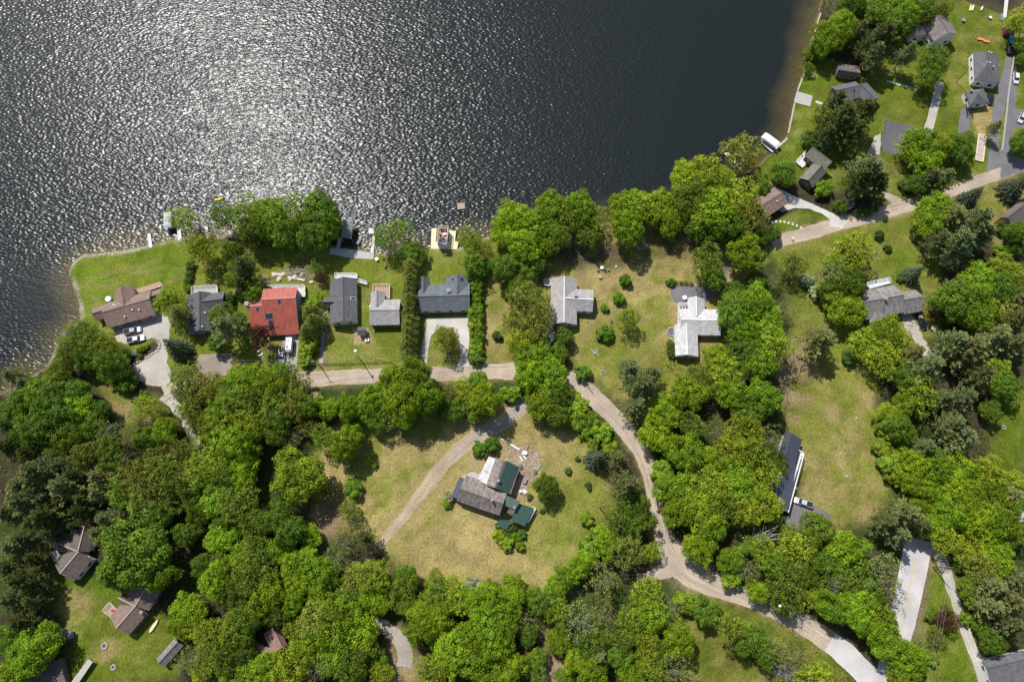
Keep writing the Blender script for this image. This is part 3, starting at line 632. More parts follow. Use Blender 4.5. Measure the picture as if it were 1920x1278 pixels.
def label_trees():
    cells = {}
    for t, x, y, r, adj, cat in placed:
        lw = min(LAND, key=lambda l: (l[1]-x)**2+(l[2]-y)**2); dx, dy = x-lw[1], lw[2]-y; d = math.hypot(dx, dy)
        dr = DIRN[int(round(math.degrees(math.atan2(dy, dx))/45)) % 8]
        size = '' if cat == 'shrub' else ('large ' if r >= 40 else 'small ' if r < 24 else '')
        cells.setdefault((size, adj, dr, lw[0]), []).append((d, t))
    for (size, adj, dr, w), L_ in cells.items():
        L_.sort(key=lambda q: q[0])
        for i, (d, t) in enumerate(L_):
            t['label'] = ' '.join((('nearest ' if i == 0 and len(L_) > 1 else ORD[i] if i < 8 else 'outermost ')+size+adj+' '+dr+' '+w).split()[:16])
TDATA = '''
343,410,27,V 372,459,34,L 412,402,31,V 455,398,38,V 500,400,42,M 552,395,47,V 598,397,43,D 585,432,40,D 530,432,38,D 472,430,30,D 455,497,34,Q 472,540,28,D 432,470,24,D 612,425,26,M
357,498,10,C 354,512,9,C 352,526,9,C 350,540,9,B 315,562,34,L 335,588,26,P 328,650,28,S 422,612,40,P 405,642,20,D 427,560,14,C 425,585,16,D 447,600,18,D 405,588,20,F
489,628,28,R 582,585,18,A 590,602,17,A 578,618,17,A 582,636,20,J 575,656,17,J 570,676,15,J 600,520,13,R 595,503,15,F 590,565,15,J 452,530,24,Q 440,520,26,D 345,700,20,O
837,633,30,K 716,442,26,V 750,424,28,V 738,455,26,O 766,470,22,D 790,480,14,D 880,448,25,L 884,488,24,F 906,470,24,K 888,510,18,D 905,500,20,D
985,562,42,Y 968,600,32,Y 1012,570,34,Y 1003,610,34,Y 975,640,30,L 1000,662,40,M 1032,700,38,M 990,705,33,M 1012,742,36,M 1040,735,30,D 1056,632,20,D 1046,662,22,D 948,500,29,D 975,532,24,D 992,500,26,D 955,540,18,D 932,628,10,C
963,405,40,M 950,438,30,M 1000,420,40,M 978,455,35,M 1030,388,36,M 1062,400,42,F 1040,440,32,D 1088,384,36,M 1108,410,34,L 1105,440,28,D 1165,382,32,M 1192,385,40,M 1180,422,38,M 1216,386,38,L 1242,378,30,M 1250,412,33,M 1020,460,26,M
1292,330,40,M 1327,325,42,L 1352,352,42,M 1302,375,42,D 1342,395,46,M 1382,365,42,L 1402,395,40,Y 1370,420,38,D 1322,425,34,D 1392,285,44,Y 1330,488,40,F 1402,474,38,M 1340,520,24,D 1432,440,17,D 1452,437,15,D 1425,452,14,C
1471,320,28,D 1430,350,17,D 1508,256,14,O 1525,258,18,D 1544,355,17,B 1583,215,48,Q 1622,205,38,Q 1568,192,34,Q 1606,244,38,Q 1545,218,26,F 1552,250,26,Q 1632,312,52,P 1612,335,34,Q 1650,340,34,Q 1580,385,14,D 1640,386,10,C 1625,395,11,C 1610,400,9,C
1560,62,36,M 1582,40,30,M 1545,80,24,M 1656,66,46,Q 1612,58,26,P 1690,40,34,D 1650,12,34,D 1562,8,20,O 1600,8,26,D 1700,12,30,M 1640,100,28,P 1755,112,40,F 1740,140,28,F 1766,18,20,K 1700,100,24,P 1520,100,14,D 1516,125,13,F 1735,20,22,D 1914,38,28,L 1912,85,14,D 1918,110,13,D 1620,90,20,P
1864,240,16,P 1915,266,22,D 1735,264,38,M 1708,275,28,L 1804,276,34,D 1742,300,32,M 1765,270,26,L 1774,330,30,P 1745,330,24,P 1722,345,20,D 1760,345,22,P 1700,345,14,C 1765,395,44,M 1735,420,28,M 1790,402,42,P 1832,415,46,P 1797,455,48,P 1845,440,30,P 1760,450,30,P 1824,366,18,S 1907,349,26,S 1912,434,24,D 1715,511,20,S 1880,470,14,J 1905,460,16,D
1492,490,29,K 1602,466,44,L 1580,490,30,M 1560,508,38,O 1600,530,34,D 1560,545,26,D 1513,525,13,W 1528,547,13,W 1450,528,16,O 1593,580,38,M 1543,633,43,P 1622,640,36,L 1662,622,38,M 1655,668,38,L 1692,642,32,L 1590,672,14,C 1690,520,9,C
1382,582,42,D 1418,560,36,M 1442,598,38,M 1398,622,32,M 1455,640,38,L 1430,680,36,M 1468,668,26,O 1400,655,34,D 1418,528,20,D 1375,545,24,D 1466,580,22,O
1800,560,44,D 1842,530,48,M 1832,582,44,M 1875,540,34,D 1888,500,36,L 1880,582,38,Y 1786,540,30,P 1765,560,24,P 1872,626,46,P 1826,648,58,P 1790,640,40,P 1742,685,42,P 1716,660,28,P 1902,600,40,P 1905,640,34,P 1727,735,42,L 1700,755,28,M 1806,746,40,P 1770,745,30,P 1806,818,42,P 1785,795,34,P 1666,775,24,M 1668,808,24,J 1735,838,32,P 1758,876,36,M 1720,870,30,M 1800,880,36,M 1859,882,38,L 1886,722,30,D 1873,690,25,L 1900,745,22,F 1860,770,22,D 1690,800,30,D 1655,840,20,J 1668,865,22,J 1690,860,24,J 1685,890,24,J 1708,830,22,D 1905,560,30,P 1840,700,36,P 1700,710,26,D 1902,520,30,L
1402,765,32,D 1182,690,30,P 1205,722,44,P 1193,760,36,P 1225,700,26,P 1349,668,30,M 1312,698,28,F 1360,693,38,L 1301,733,35,M 1371,730,36,M 1433,747,42,M 1414,682,32,D 1248,775,33,M 1230,812,34,M  1301,798,30,F   1349,809,30,O 1405,798,36,L 1287,848,40,M 1332,860,30,M 1377,832,38,L 1411,843,36,L 1448,820,30,O 1433,893,36,L 1377,876,36,M 1245,882,22,J 1262,912,36,M 1307,908,38,L 1349,912,38,L 1394,910,38,M 1439,941,36,L 1279,952,38,M 1321,958,42,M 1363,944,38,F 1405,958,36,L 1338,985,33,M  1270,745,24,M 1255,835,26,M  1460,870,22,D
1118,860,22,S 1160,858,21,P 1174,908,42,P 1190,945,34,D 1165,970,34,F 1200,975,28,D 1180,1032,38,K 1224,1035,22,L 1142,1018,26,M 1127,1000,20,J 1109,1035,22,J 1088,1060,27,M 1062,1080,24,M 1040,1104,24,M 1133,1090,38,O 960,1100,26,M 1000,1120,22,M 819,1096,24,M 850,1102,26,L 888,1095,18,W 920,1112,24,M
1085,760,24,J 1066,767,22,J 1082,789,21,J 1110,786,17,J 1129,812,20,J 1143,838,17,J 1044,779,24,D 1019,755,28,M 1100,808,16,J 1112,835,14,J 1060,745,22,D
1312,1025,35,M 1374,1047,30,M 1369,1079,22,J 1402,1067,27,O 1436,1035,32,L 1461,1060,32,D 1499,1030,44,L 1533,992,34,D 1588,1025,40,M 1568,1079,38,F 1474,1099,38,F 1424,1109,24,M 1518,1114,30,L 1561,1139,32,M 1600,1139,38,M 1622,1168,30,M 1474,1134,24,D 1545,1050,28,D 1510,1075,30,D 1410,1025,22,D 1480,1000,20,L
1324,1146,31,D 1374,1176,34,F 1414,1192,34,F 1456,1224,30,O 1494,1232,30,O 1508,1252,28,O 1532,1272,38,L 1531,1275,34,L 1436,1221,26,D 1400,1200,28,D
1275,1199,35,M 1225,1154,35,M 1215,1109,33,L 1257,1144,34,O 1287,1132,22,J 1215,1209,30,L 1270,1258,34,O 1225,1258,34,L 958,1125,30,M 938,1166,38,M 979,1160,25,O 1018,1134,26,F 1047,1145,28,L 1089,1166,40,O 1127,1157,34,O 1047,1199,27,M 1109,1208,38,D 1135,1185,34,D 1186,1166,35,L 1204,1134,28,L 1080,1236,25,M 1121,1230,26,P 1163,1231,32,D 1216,1236,24,L 938,1213,36,M 952,1257,36,M 1112,1260,34,M 1186,1267,30,M 1236,1225,26,D 1170,1200,28,F
1665,978,34,P 1702,962,44,P 1690,1003,30,P 1728,985,26,P 1780,1011,32,L 1762,990,30,M 1653,1072,46,O 1666,1109,30,O 1586,1088,32,F 1620,1060,26,M 1613,1146,38,M 1653,1178,40,M 1679,1218,40,M 1713,1241,36,M 1655,1208,28,M 1697,1268,34,M 1729,1207,20,O 1777,1160,25,R 1756,1191,19,K 1745,1152,12,B 1750,1234,13,J 1640,1110,30,D
1838,966,38,M 1851,996,40,M 1880,974,38,M 1904,996,34,F 1822,1035,32,L 1843,1062,34,Y 1880,1050,34,M 1864,1099,44,P 1893,1127,44,P 1860,1135,38,P 1904,1085,38,P 1825,1104,26,D 1864,1205,26,D 1896,1168,34,P 1814,1160,15,J 1750,912,32,M 1789,908,34,M 1832,905,34,M 1726,942,24,M 1781,960,34,M 1823,946,34,M 1865,917,36,M 1903,929,34,P 1878,955,34,L 1715,905,26,M 1905,900,22,J 1840,1170,18,D 1800,1060,14,J
560,893,54,G,1.15 440,945,44,F 400,945,30,M 480,985,38,D 520,965,36,D 543,997,33,D 576,1003,24,M 470,1002,24,N 484,1042,42,F 529,1030,33,M 545,1063,28,L 572,1048,26,M 594,1077,36,M 629,1048,27,O 617,1085,28,D 469,1083,42,F 499,1113,38,M 653,953,21,F 660,975,20,O 686,1008,25,Q 700,1020,20,N 640,1018,27,O 662,1089,36,Y 700,1077,36,L 694,1119,28,M 715,1131,26,M 759,1083,28,D 753,1107,34,F 768,1137,24,L 819,1120,34,F 795,1151,36,M 826,1155,34,M 789,1183,33,M 860,1125,34,L 895,1128,33,M 925,1125,33,M 856,1211,40,M 913,1168,38,M 925,1211,36,M 884,1196,38,M 826,1196,33,M 839,1236,36,M 810,1264,38,L 898,1242,42,M
623,1181,48,M 650,1166,42,M 590,1166,40,Y 560,1181,34,L 675,1198,38,M 573,1211,40,M 632,1227,46,M 594,1251,34,O 660,1242,40,D 543,1257,42,L 499,1251,36,M 470,1263,36,M 715,1262,26,L 545,1130,28,M 455,1165,36,D 452,1219,32,D 700,1235,26,D 520,1150,30,D 600,1120,34,M 640,1128,34,F 560,1100,30,M
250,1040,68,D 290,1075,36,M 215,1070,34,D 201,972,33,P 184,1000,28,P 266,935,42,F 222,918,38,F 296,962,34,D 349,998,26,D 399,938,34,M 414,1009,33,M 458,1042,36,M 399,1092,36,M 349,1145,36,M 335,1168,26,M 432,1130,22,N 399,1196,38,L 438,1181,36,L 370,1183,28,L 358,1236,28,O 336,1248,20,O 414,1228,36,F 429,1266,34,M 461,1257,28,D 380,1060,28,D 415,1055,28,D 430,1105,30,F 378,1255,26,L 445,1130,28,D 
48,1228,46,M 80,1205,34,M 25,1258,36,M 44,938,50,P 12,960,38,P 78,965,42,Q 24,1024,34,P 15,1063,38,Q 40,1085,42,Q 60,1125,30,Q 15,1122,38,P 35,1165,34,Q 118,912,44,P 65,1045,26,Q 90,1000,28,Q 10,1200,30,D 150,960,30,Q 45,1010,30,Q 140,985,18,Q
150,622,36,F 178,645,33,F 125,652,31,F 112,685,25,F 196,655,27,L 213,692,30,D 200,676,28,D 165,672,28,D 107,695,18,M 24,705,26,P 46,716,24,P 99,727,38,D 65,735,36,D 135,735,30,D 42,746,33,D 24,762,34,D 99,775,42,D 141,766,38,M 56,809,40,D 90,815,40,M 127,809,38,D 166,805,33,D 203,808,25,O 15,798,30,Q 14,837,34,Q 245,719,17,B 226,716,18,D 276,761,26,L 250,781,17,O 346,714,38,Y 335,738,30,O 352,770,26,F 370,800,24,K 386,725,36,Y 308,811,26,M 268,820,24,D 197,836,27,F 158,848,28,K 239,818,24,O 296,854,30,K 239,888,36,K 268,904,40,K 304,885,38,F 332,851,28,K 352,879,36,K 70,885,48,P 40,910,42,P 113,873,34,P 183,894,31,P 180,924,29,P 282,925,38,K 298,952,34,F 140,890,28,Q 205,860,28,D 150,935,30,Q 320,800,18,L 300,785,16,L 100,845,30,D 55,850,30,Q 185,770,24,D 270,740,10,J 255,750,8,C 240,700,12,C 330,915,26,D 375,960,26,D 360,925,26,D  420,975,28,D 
410,730,33,F 440,718,36,M 470,713,36,M 500,716,36,M 527,710,33,D 550,725,34,Y 438,755,36,F 475,750,36,F 513,755,36,F 550,763,36,Y 573,762,24,D 413,788,36,M 450,793,38,L 478,793,33,L 520,785,28,D 388,800,30,L 400,827,38,L 438,830,38,M 465,825,33,M 445,860,34,M 457,893,30,M 413,895,36,F 375,885,36,L 350,897,33,K 345,845,28,K 402,918,24,O  548,813,21,O 543,832,20,O 605,818,26,F 642,830,38,M 655,815,24,M 575,795,22,K 663,915,18,B 515,815,24,D  420,760,30,M
745,705,36,M,1.35 780,700,32,M,1.35 722,738,33,M,1.2 760,745,40,M,1.35 795,743,36,M,1.35 742,777,33,F 651,763,26,M 692,752,30,M 702,778,27,D 758,775,30,M 810,715,9,S 839,742,22,K 865,724,20,L 897,713,20,M 871,748,22,L 912,746,34,M,1.15 955,740,18,J 795,765,30,D 620,768,22,M 600,764,20,M 670,778,22,D 832,768,22,D 975,735,14,J 850,770,22,D 893,770,22,D 730,715,28,M
899,840,15,B 923,832,15,B 1173,524,13,B 1161,558,13,B 1134,577,8,B 1178,595,23,L 1136,625,17,B 1092,697,16,B 1257,645,8,C 1258,655,8,C 1259,665,8,C 1259,530,8,B 1023,913,25,D 1101,971,15,J 1103,1006,7,J 1089,1022,7,B 1083,859,5,C 1066,882,7,C 1017,958,5,C 1102,908,6,C 1105,916,5,C 993,931,6,C 935,1005,13,J 950,1018,13,J 968,1008,12,B 940,990,11,J 960,990,11,C 975,1022,10,J 950,1002,10,B 842,930,11,W 838,945,8,J 980,1000,9,C
1448,822,22,N,1.7 430,938,20,N,1.6 1302,792,22,N,1.7 1560,1098,24,N,1.8 1490,1060,22,N,1.8 1140,1085,20,N,1.8 1150,1175,22,N,1.8 1735,845,24,N,1.6 372,870,18,N,1.7 240,850,20,N,1.6 1395,705,24,N,1.7 1480,1140,22,N,1.6 960,1180,20,N,1.6 430,1150,22,N,1.8 700,870,8,J 265,655,7,J 252,662,6,W 275,650,5,B 240,668,8,C 262,668,6,C 235,660,9,K 1690,1225,20,M 1880,430,14,C 1650,440,10,C 1665,466,8,C 1100,1230,24,F 1005,1235,22,D 990,1190,22,D 1010,1265,22,F 1060,1270,20,D'''
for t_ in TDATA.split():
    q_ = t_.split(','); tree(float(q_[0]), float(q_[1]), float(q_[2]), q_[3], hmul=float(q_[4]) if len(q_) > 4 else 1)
label_trees()
# clipped rows: the positions run from the lake to the road
ordn = ['first', 'second', 'third', 'fourth', 'fifth', 'sixth', 'seventh', 'eighth', 'ninth', 'tenth', 'eleventh', 'twelfth', 'thirteenth', 'fourteenth', 'fifteenth', 'sixteenth']
for i in range(15):
    t_ = i/14; tree(772-6*t_+random.uniform(-1.5, 1.5), 487+176*t_, 15.5+random.uniform(-1, 1), 'A', ordn[i]+' arborvitae from the lake, left hedge of the U-shaped house', 'arborvitae hedge left of the U-shaped house')
for i in range(13):
    t_ = i/12; tree(891+4*t_+random.uniform(-2, 2), 522+150*t_, 14.5+random.uniform(-1.5, 1.5), 'J' if i % 3 else 'B', ordn[i]+' hedge shrub from the lake, right of the U-shaped house', 'shrub hedge right of the U-shaped house', 1.15)
for i in range(6):
    t_ = i/5; tree(1250+46*t_, 528+3*t_, 5, 'K', ordn[i]+' brown-orange grass clump from the left above the asphalt pad', 'ornamental clumps above the asphalt pad', .6).name = 'ornamental_shrub'
# undergrowth: low leaf litter plants in the woods, one mass
pts = []
woods = ['0,740 200,800 330,790 420,700 600,740 590,870 640,960 720,1040 800,1090 960,1100 1060,1080 1180,1000 1230,1090 1300,1120 1600,1220 1640,1290 -20,1290 -20,740', '1190,680 1360,640 1480,640 1480,800 1460,980 1600,1000 1700,1020 1700,1250 1600,1220 1300,1080 1240,960 1180,800', '1700,600 1925,480 1925,700 1860,720 1850,880 1925,960 1925,1200 1850,1200 1790,1090 1740,1010 1660,930 1650,700',
         '1545,0 1720,0 1640,120 1560,110', '560,735 1000,735 900,775 640,790', '1690,260 1830,270 1800,350 1700,350']
keep_out = [[(p.x, p.y) for p in pp(s)] for s in ('80,1030 180,1080 330,1140 340,1290 120,1290 110,1120', '1290,1160 1430,1200 1440,1290 1280,1290', '175,700 340,700 380,860 340,860 300,800 200,800', '690,1140 790,1190 800,1290 740,1290 700,1200', '1235,970 1310,1060 1600,1200 1560,1230 1300,1120 1190,1100', '1690,1010 1780,1010 1870,1290 1640,1290', '1740,600 1790,720 1700,640', '1480,930 1570,960 1500,990')]
for s in woods:
    pl = [(p.x, p.y) for p in pp(s)]; xs = [p[0] for p in pl]; ys = [p[1] for p in pl]
    ar = (max(xs)-min(xs))*(max(ys)-min(ys)); n_ = int(ar*2.2)
    q = np.stack([rng.uniform(min(xs), max(xs), n_), rng.uniform(min(ys), max(ys), n_)], 1)
    ok = (polydist(q[:, 0], q[:, 1], pl) > 0) & (fbm(q[:, 0], q[:, 1], 5, 77, 3) > .47)
    for ko in keep_out: ok &= polydist(q[:, 0], q[:, 1], ko) < 0
    for road_, hw in (('300,742 330,724 380,714 460,711 600,709 830,700 960,696 1020,694 1058,706 1085,722 1115,745 1150,780 1180,815 1205,852 1222,895 1230,940 1236,985', 4), ('1236,985 1248,1020 1268,1052 1300,1080 1340,1098 1390,1115 1440,1138 1500,1166 1560,1203 1600,1238 1650,1292', 5.2), ('1722,1000 1706,1100 1692,1160 1670,1250', 5.5), ('1740,1010 1776,1075 1798,1150 1855,1300', 3), ('300,742 345,785 372,845', 2.5), ('998,738 940,795 860,842', 4), ('1485,950 1560,975', 5)):
        rp = pp(road_)
        for i in range(len(rp)-1):
            ex, ey = rp[i+1][0]-rp[i][0], rp[i+1][1]-rp[i][1]; tt_ = np.clip(((q[:, 0]-rp[i][0])*ex+(q[:, 1]-rp[i][1])*ey)/(ex*ex+ey*ey), 0, 1)
            ok &= np.hypot(q[:, 0]-rp[i][0]-tt_*ex, q[:, 1]-rp[i][1]-tt_*ey) > hw*.85
    pts.append(q[ok])
q = np.concatenate(pts); n_ = len(q)
z = rng.uniform(.05, .7, n_)*(.5+fbm(q[:, 0], q[:, 1], 4, 9)); pos = np.c_[q, z]
me_ = leafmesh('undergrowth', [cards(pos, dirs(n_, 1.2), rng.uniform(.12, .34, n_), .7, tints(n_, .6, 1.3, .12))], LEAF)
ug = bpy.data.objects.new('undergrowth', me_); COL.objects.link(ug); ug.color = (.10, .14, .022, 1); tag(ug, kind='stuff', label='low undergrowth covering the woodland floor')
# ---------------------------------------------------------------- buildings
WHITE = mk('white_paint', (.74, .73, .70), .6, var=.06); CREAM = mk('cream_paint', (.70, .62, .42), .7, var=.08)
GREYW = mk('grey_siding', (.30, .31, .32), .8, var=.1); BROWNW = mk('brown_siding', (.17, .12, .085), .85, var=.15); BLUEW = mk('blue_grey_siding', (.22, .27, .31), .8, var=.1)
PINKW = mk('pink_siding', (.60, .34, .29), .8, var=.12); TANW = mk('tan_siding', (.42, .36, .27), .8, var=.1)
GLASS = mk('window_glass', (.03, .04, .05), .08, var=0, spec=.6); DOORM = mk('door_paint', (.12, .07, .05), .6, var=0)
BRICK = mk('chimney_brick', (.33, .20, .15), .9, var=.25, vscale=4, bump=.3); STONE = mk('grey_stone', (.36, .34, .31), .95, var=.3, vscale=2, bump=.5)
DECK = mk('grey_decking', (.42, .39, .36), .85, var=.18, vscale=3); DECKB = mk('brown_decking', (.40, .27, .19), .85, var=.18, vscale=3); DECKW = mk('white_decking', (.66, .62, .60), .8, var=.1, vscale=2)
YDECK = mk('pale_yellow_boards', (.68, .60, .36), .8, var=.08, vscale=2); METAL = mk('dull_metal', (.35, .35, .36), .4, .7, var=.1); DARK = mk('black_rubber', (.02, .02, .022), .8, var=0)
WOOD = mk('raw_wood', (.48, .36, .22), .9, var=.25, vscale=2); GWOOD = mk('weathered_wood', (.27, .24, .21), .9, var=.25, vscale=2); PLAST = mk('white_plastic', (.80, .80, .79), .4, var=.03)
def inter(a, b, t): return a+(b-a)*t
class House:
    """wings are placed by their ridge ends (seen at ridge height) and one seen point on each eave"""
    def __init__(s, nm, label, cat, px, py, wallm, roofm, group=None):
        loc = P(px, py); s.t = thing(nm, label, cat, loc, 0, group); s.wm, s.rm = wallm, roofm
        s.roof = MB(); s.wall = MB(); s.W = []; s.n = 0; s.trim = MB(); s.fr = []
    def wing(s, r0, r1, el, er, ze=2.8, zr=5.0, hip0=0, hip1=0, win=True, door=False, seam=0, zel=None, zer=None, wall=True):
        e = s.n*.007; s.n += 1; ze += e; zr += e; zl = (zel if zel is not None else ze)+e; zr_ = (zer if zer is not None else ze)+e
        A = P(*r0, zr); B = P(*r1, zr); d = (B-A); d.z = 0; d.normalize(); nrm = Vector((-d.y, d.x, 0))   # left of travel
        L = P(*el, zl)-A; Rr = P(*er, zr_)-A; wl = L.dot(nrm); wr = Rr.dot(nrm)
        if wl < wr: wl, wr = wr, wl; zl, zr_ = zr_, zl
        z = lambda p, h: (p.x, p.y, h)
        A0 = A-d*hip0; B1 = B+d*hip1
        cl0 = A0+nrm*wl; cl1 = B1+nrm*wl; cr0 = A0+nrm*wr; cr1 = B1+nrm*wr
        LL = (B1-A0).length; th = .16
        sl = math.hypot(wl, zr-zl); sr = math.hypot(wr, zr-zr_)
        ro = s.roof
        for dz, flip in ((0, 0), (-th, 1)):
            a, b = z(A, zr+dz), z(B, zr+dz); l0, l1, q0, q1 = z(cl0, zl+dz), z(cl1, zl+dz), z(cr0, zr_+dz), z(cr1, zr_+dz)
            if not flip:
                ro.quad(a, b, l1, l0, [(hip0, 0), (LL-hip1, 0), (LL, sl), (0, sl)]); ro.quad(b, a, q0, q1, [(LL-hip1, 0), (hip0, 0), (0, sr), (LL, sr)])
                if hip0: ro.tri(a, l0, q0, [(0, 0), (-wl, hip0*1.1), (-wr, hip0*1.1)])
                if hip1: ro.tri(b, q1, l1, [(0, 0), (wr, hip1*1.1), (wl, hip1*1.1)])
            else: ro.quad(a, l0, l1, b); ro.quad(b, q1, q0, a)
        # fascia
        for p, q, h0, h1 in ((cl0, cl1, zl, zl), (cr1, cr0, zr_, zr_), (A0, cl0, zr if not hip0 else zl, zl), (cr0, A0, zr_, zr if not hip0 else zr_), (cl1, B1, zl, zr if not hip1 else zl), (B1, cr1, zr if not hip1 else zr_, zr_)):
            ro.quad(z(p, h0), z(q, h1), z(q, h1-th), z(p, h0-th))
        rf = (A, d, nrm, wl, wr, zr, zl, zr_, LL, hip0, hip1); s.W.append(rf)
        s.trim.beam(z(A, zr+.03), z(B, zr+.03), .28, .05)
        if seam:
            k = int(LL/seam)
            for i in range(1, k):
                p = A0+d*(i*LL/k); s.trim.beam(z(p, zr+.03), z(p+nrm*wl, zl+.03), .06, .05); s.trim.beam(z(p, zr+.03), z(p+nrm*wr, zr_+.03), .06, .05)
        if not wall: return s
        o = .35; il = wl-o; ir = wr+o; a0 = A0+d*o; b0 = B1-d*o
        hl = zr-(zr-zl)*(il/wl)-th-.02; hr = zr-(zr-zr_)*(ir/wr)-th-.02; tp = zr-th-.02
        w = s.wall; P4 = [(a0+nrm*il, hl), (a0+nrm*ir, hr), (b0+nrm*ir, hr), (b0+nrm*il, hl)]
        for i in range(4):
            (p, hp), (q, hq) = P4[i], P4[(i+1) % 4]
            if i in (0, 2) and not (hip0 if i == 0 else hip1):
                m = a0 if i == 0 else b0; w.add([z(p, -.1), z(q, -.1), z(q, hq), z(m, tp), z(p, hp)], [(0, 1, 2, 3, 4)])
            else: w.add([z(p, -.1), z(q, -.1), z(q, min(hp, hq)), z(p, min(hp, hq))], [(0, 1, 2, 3)])
            if win:
                Lw = (q-p).length; nw = int(Lw/3.4); dd = (q-p).normalized(); out = Vector((dd.y, -dd.x, 0))
                if out.dot((p+q)/2-(a0+b0+nrm*(il+ir))/2) < 0: out = -out
                hh_ = min(hp, hq)
                for j in range(nw):
                    c = p+dd*((j+.5)*Lw/nw)
                    isd = door and i == 1 and j == nw//2
                    s.fr.append((c, dd, out, hh_, isd))
        return s
    def rz(s, x, y):
        best = None
        for A, d, nrm, wl, wr, zr, zl, zr_, LL, h0, h1 in s.W:
            v = Vector((x, y, 0))-Vector((A.x, A.y, 0)); n_ = v.dot(nrm); t = v.dot(d)
            if wr <= n_ <= wl and -h0-.1 <= t <= LL-h0+.1:
                zz = zr-(zr-zl)*n_/wl if n_ >= 0 else zr-(zr-zr_)*n_/wr
                if h0 and t < 0: zz = min(zz, zr-(zr-zl)*(-t)/h0)
                if best is None or zz > best[0]: best = (zz, d, nrm, (zr-zl)/wl if n_ > 0 else (zr-zr_)/wr)
        return best or (3, Vector((1, 0, 0)), Vector((0, 1, 0)), 0)
    def onroof(s, px, py):
        zz = 4
        for _ in range(4): p = P(px, py, zz); r = s.rz(p.x, p.y); zz = r[0]
        return p, r
    def chimney(s, px, py, w=.8, l=.8, h=1.1, mat=None, outside=None):
        if outside: p = P(px, py, outside); m = MB(); m.box(p, w, l, -.05, outside); top = outside
        else: p, r = s.onroof(px, py); m = MB(); m.box(p, w, l, r[0]-.8, r[0]+h); top = r[0]+h
        c = m.build('chimney', mat or BRICK, s.roofo); m = MB(); m.box(p, w*1.25, l*1.25, top-.003, top+.1); m.box(p, w*.45, l*.45, top+.1, top+.3); m.build('chimney_cap', STONE, s.t)
        return s
    def vents(s, pts, mat=None):
        for px, py in pts:
            p, r = s.onroof(px, py); m = MB(); m.tube((p.x, p.y, r[0]-.1), (p.x, p.y, r[0]+.45), .13, .13, 8); m.tube((p.x, p.y, r[0]+.45), (p.x, p.y, r[0]+.55), .22, .2, 8); m.build('vent_pipe', mat or PLAST, s.roofo)
        return s
    def skylight(s, px, py, w=.9, l=1.2, fm=None):
        p, (zz, d, nrm, sl) = s.onroof(px, py); nn = (Vector((0, 0, 1))+nrm*sl).normalized(); u = d; v = nn.cross(u).normalized(); c = Vector((p.x, p.y, zz))
        m = MB(); k = MB()
        def slab(M, a, b, t0, t1):
            vs = [c+u*x*a/2+v*y*b/2+nn*t for t in (t0, t1) for x, y in ((-1, -1), (1, -1), (1, 1), (-1, 1))]
            M.add(vs, [(3, 2, 1, 0), (4, 5, 6, 7), (0, 1, 5, 4), (1, 2, 6, 5), (2, 3, 7, 6), (3, 0, 4, 7)])
        slab(m, w+.25, l+.25, -.05, .12); slab(k, w, l, .1, .15); f = m.build('skylight', fm or METAL, s.roofo); f2 = k.build('skylight_glass', GLASS, s.t); return s
    def deck(s, quad, z=.7, mat=None, rail=WHITE, stairs=False, railw=.12, open_=()):
        pts = [P(*q, z) for q in quad]; m = MB(); m.prism(pts, z-.2, z)
        for p in pts: m.tube((p.x, p.y, -.05), (p.x, p.y, z-.2), .09, .09, 6)
        n = len(pts)
        d0 = (pts[1]-pts[0]).normalized()
        dk = m.build('deck', mat or DECK, s.t)
        g = MB()          # board joints
        a, b, c, d = pts[0], pts[1], pts[2], pts[3]; k = int((a-d).length/.55)
        for i in range(1, k): g.beam(inter(a, d, i/k)+Vector((0, 0, .004)), inter(b, c, i/k)+Vector((0, 0, .004)), .05, .012)
        if k > 1: g.build('deck_joint', GWOOD, s.t)
        if rail:
            m = MB()
            for i in range(n):
                if i in open_: continue
                p, q = pts[i], pts[(i+1) % n]; L = (q-p).length
                m.beam(p+Vector((0, 0, 1)), q+Vector((0, 0, 1)), railw, .07); m.beam(p+Vector((0, 0, .15)), q+Vector((0, 0, .15)), .05, .05)
                k = max(1, int(L/1.6))
                for j in range(k+1):
                    r = inter(p, q, j/k); m.tube(r, r+Vector((0, 0, 1.08)), .07, .07, 4)
                k = int(L/.3)
                for j in range(k): r = inter(p, q, (j+.5)/k); m.beam(r+Vector((0, 0, .15)), r+Vector((0, 0, 1)), .035, .035)
            m.build('railing', rail, s.t)
        return s
    def done(s, trim=None):
        s.roofo = s.roof.build('roof', s.rm, s.t); s.wall.build('wall', s.wm, s.t)
        if s.trim.v: s.trim.build('ridge_cap' if not trim or trim == 'r' else 'roof_seam', trim if trim and trim != 'r' else s.rm, s.t)
        for c, dd, out, hh, isd in s.fr:
            ang = math.atan2(dd.y, dd.x); w, z0, z1 = (1.0, .05, 2.05) if isd else (1.25, .95, min(2.2, hh-.25))
            if z1-z0 < .5: continue
            m = MB(); cc = c+out*.03; th = .10
            for x0, x1, a, b in ((-w/2-th, -w/2, z0-th, z1+th), (w/2, w/2+th, z0-th, z1+th), (-w/2, w/2, z1, z1+th), (-w/2, w/2, z0-th, z0)):
                cx = (x0+x1)/2; m.box(cc+dd*cx, x1-x0, .1, a, b, ang)
            f = m.build('door_frame' if isd else 'window', WHITE, s.t)
            m = MB(); m.box(c+out*.02, w, .06, z0, z1, ang); o = m.build('door' if isd else 'pane', DOORM if isd else GLASS, None)
            o.parent = f; o.location = -Vector(s.t.location)
        return s
GR = 'houses around the lake'
R_TAN = mk_roof('brown_shingles', (.235, .165, .135), .14); R_GREY = mk_roof('charcoal_shingles', (.125, .12, .128), .14); R_MID = mk_roof('grey_shingles', (.135, .13, .135), .16)
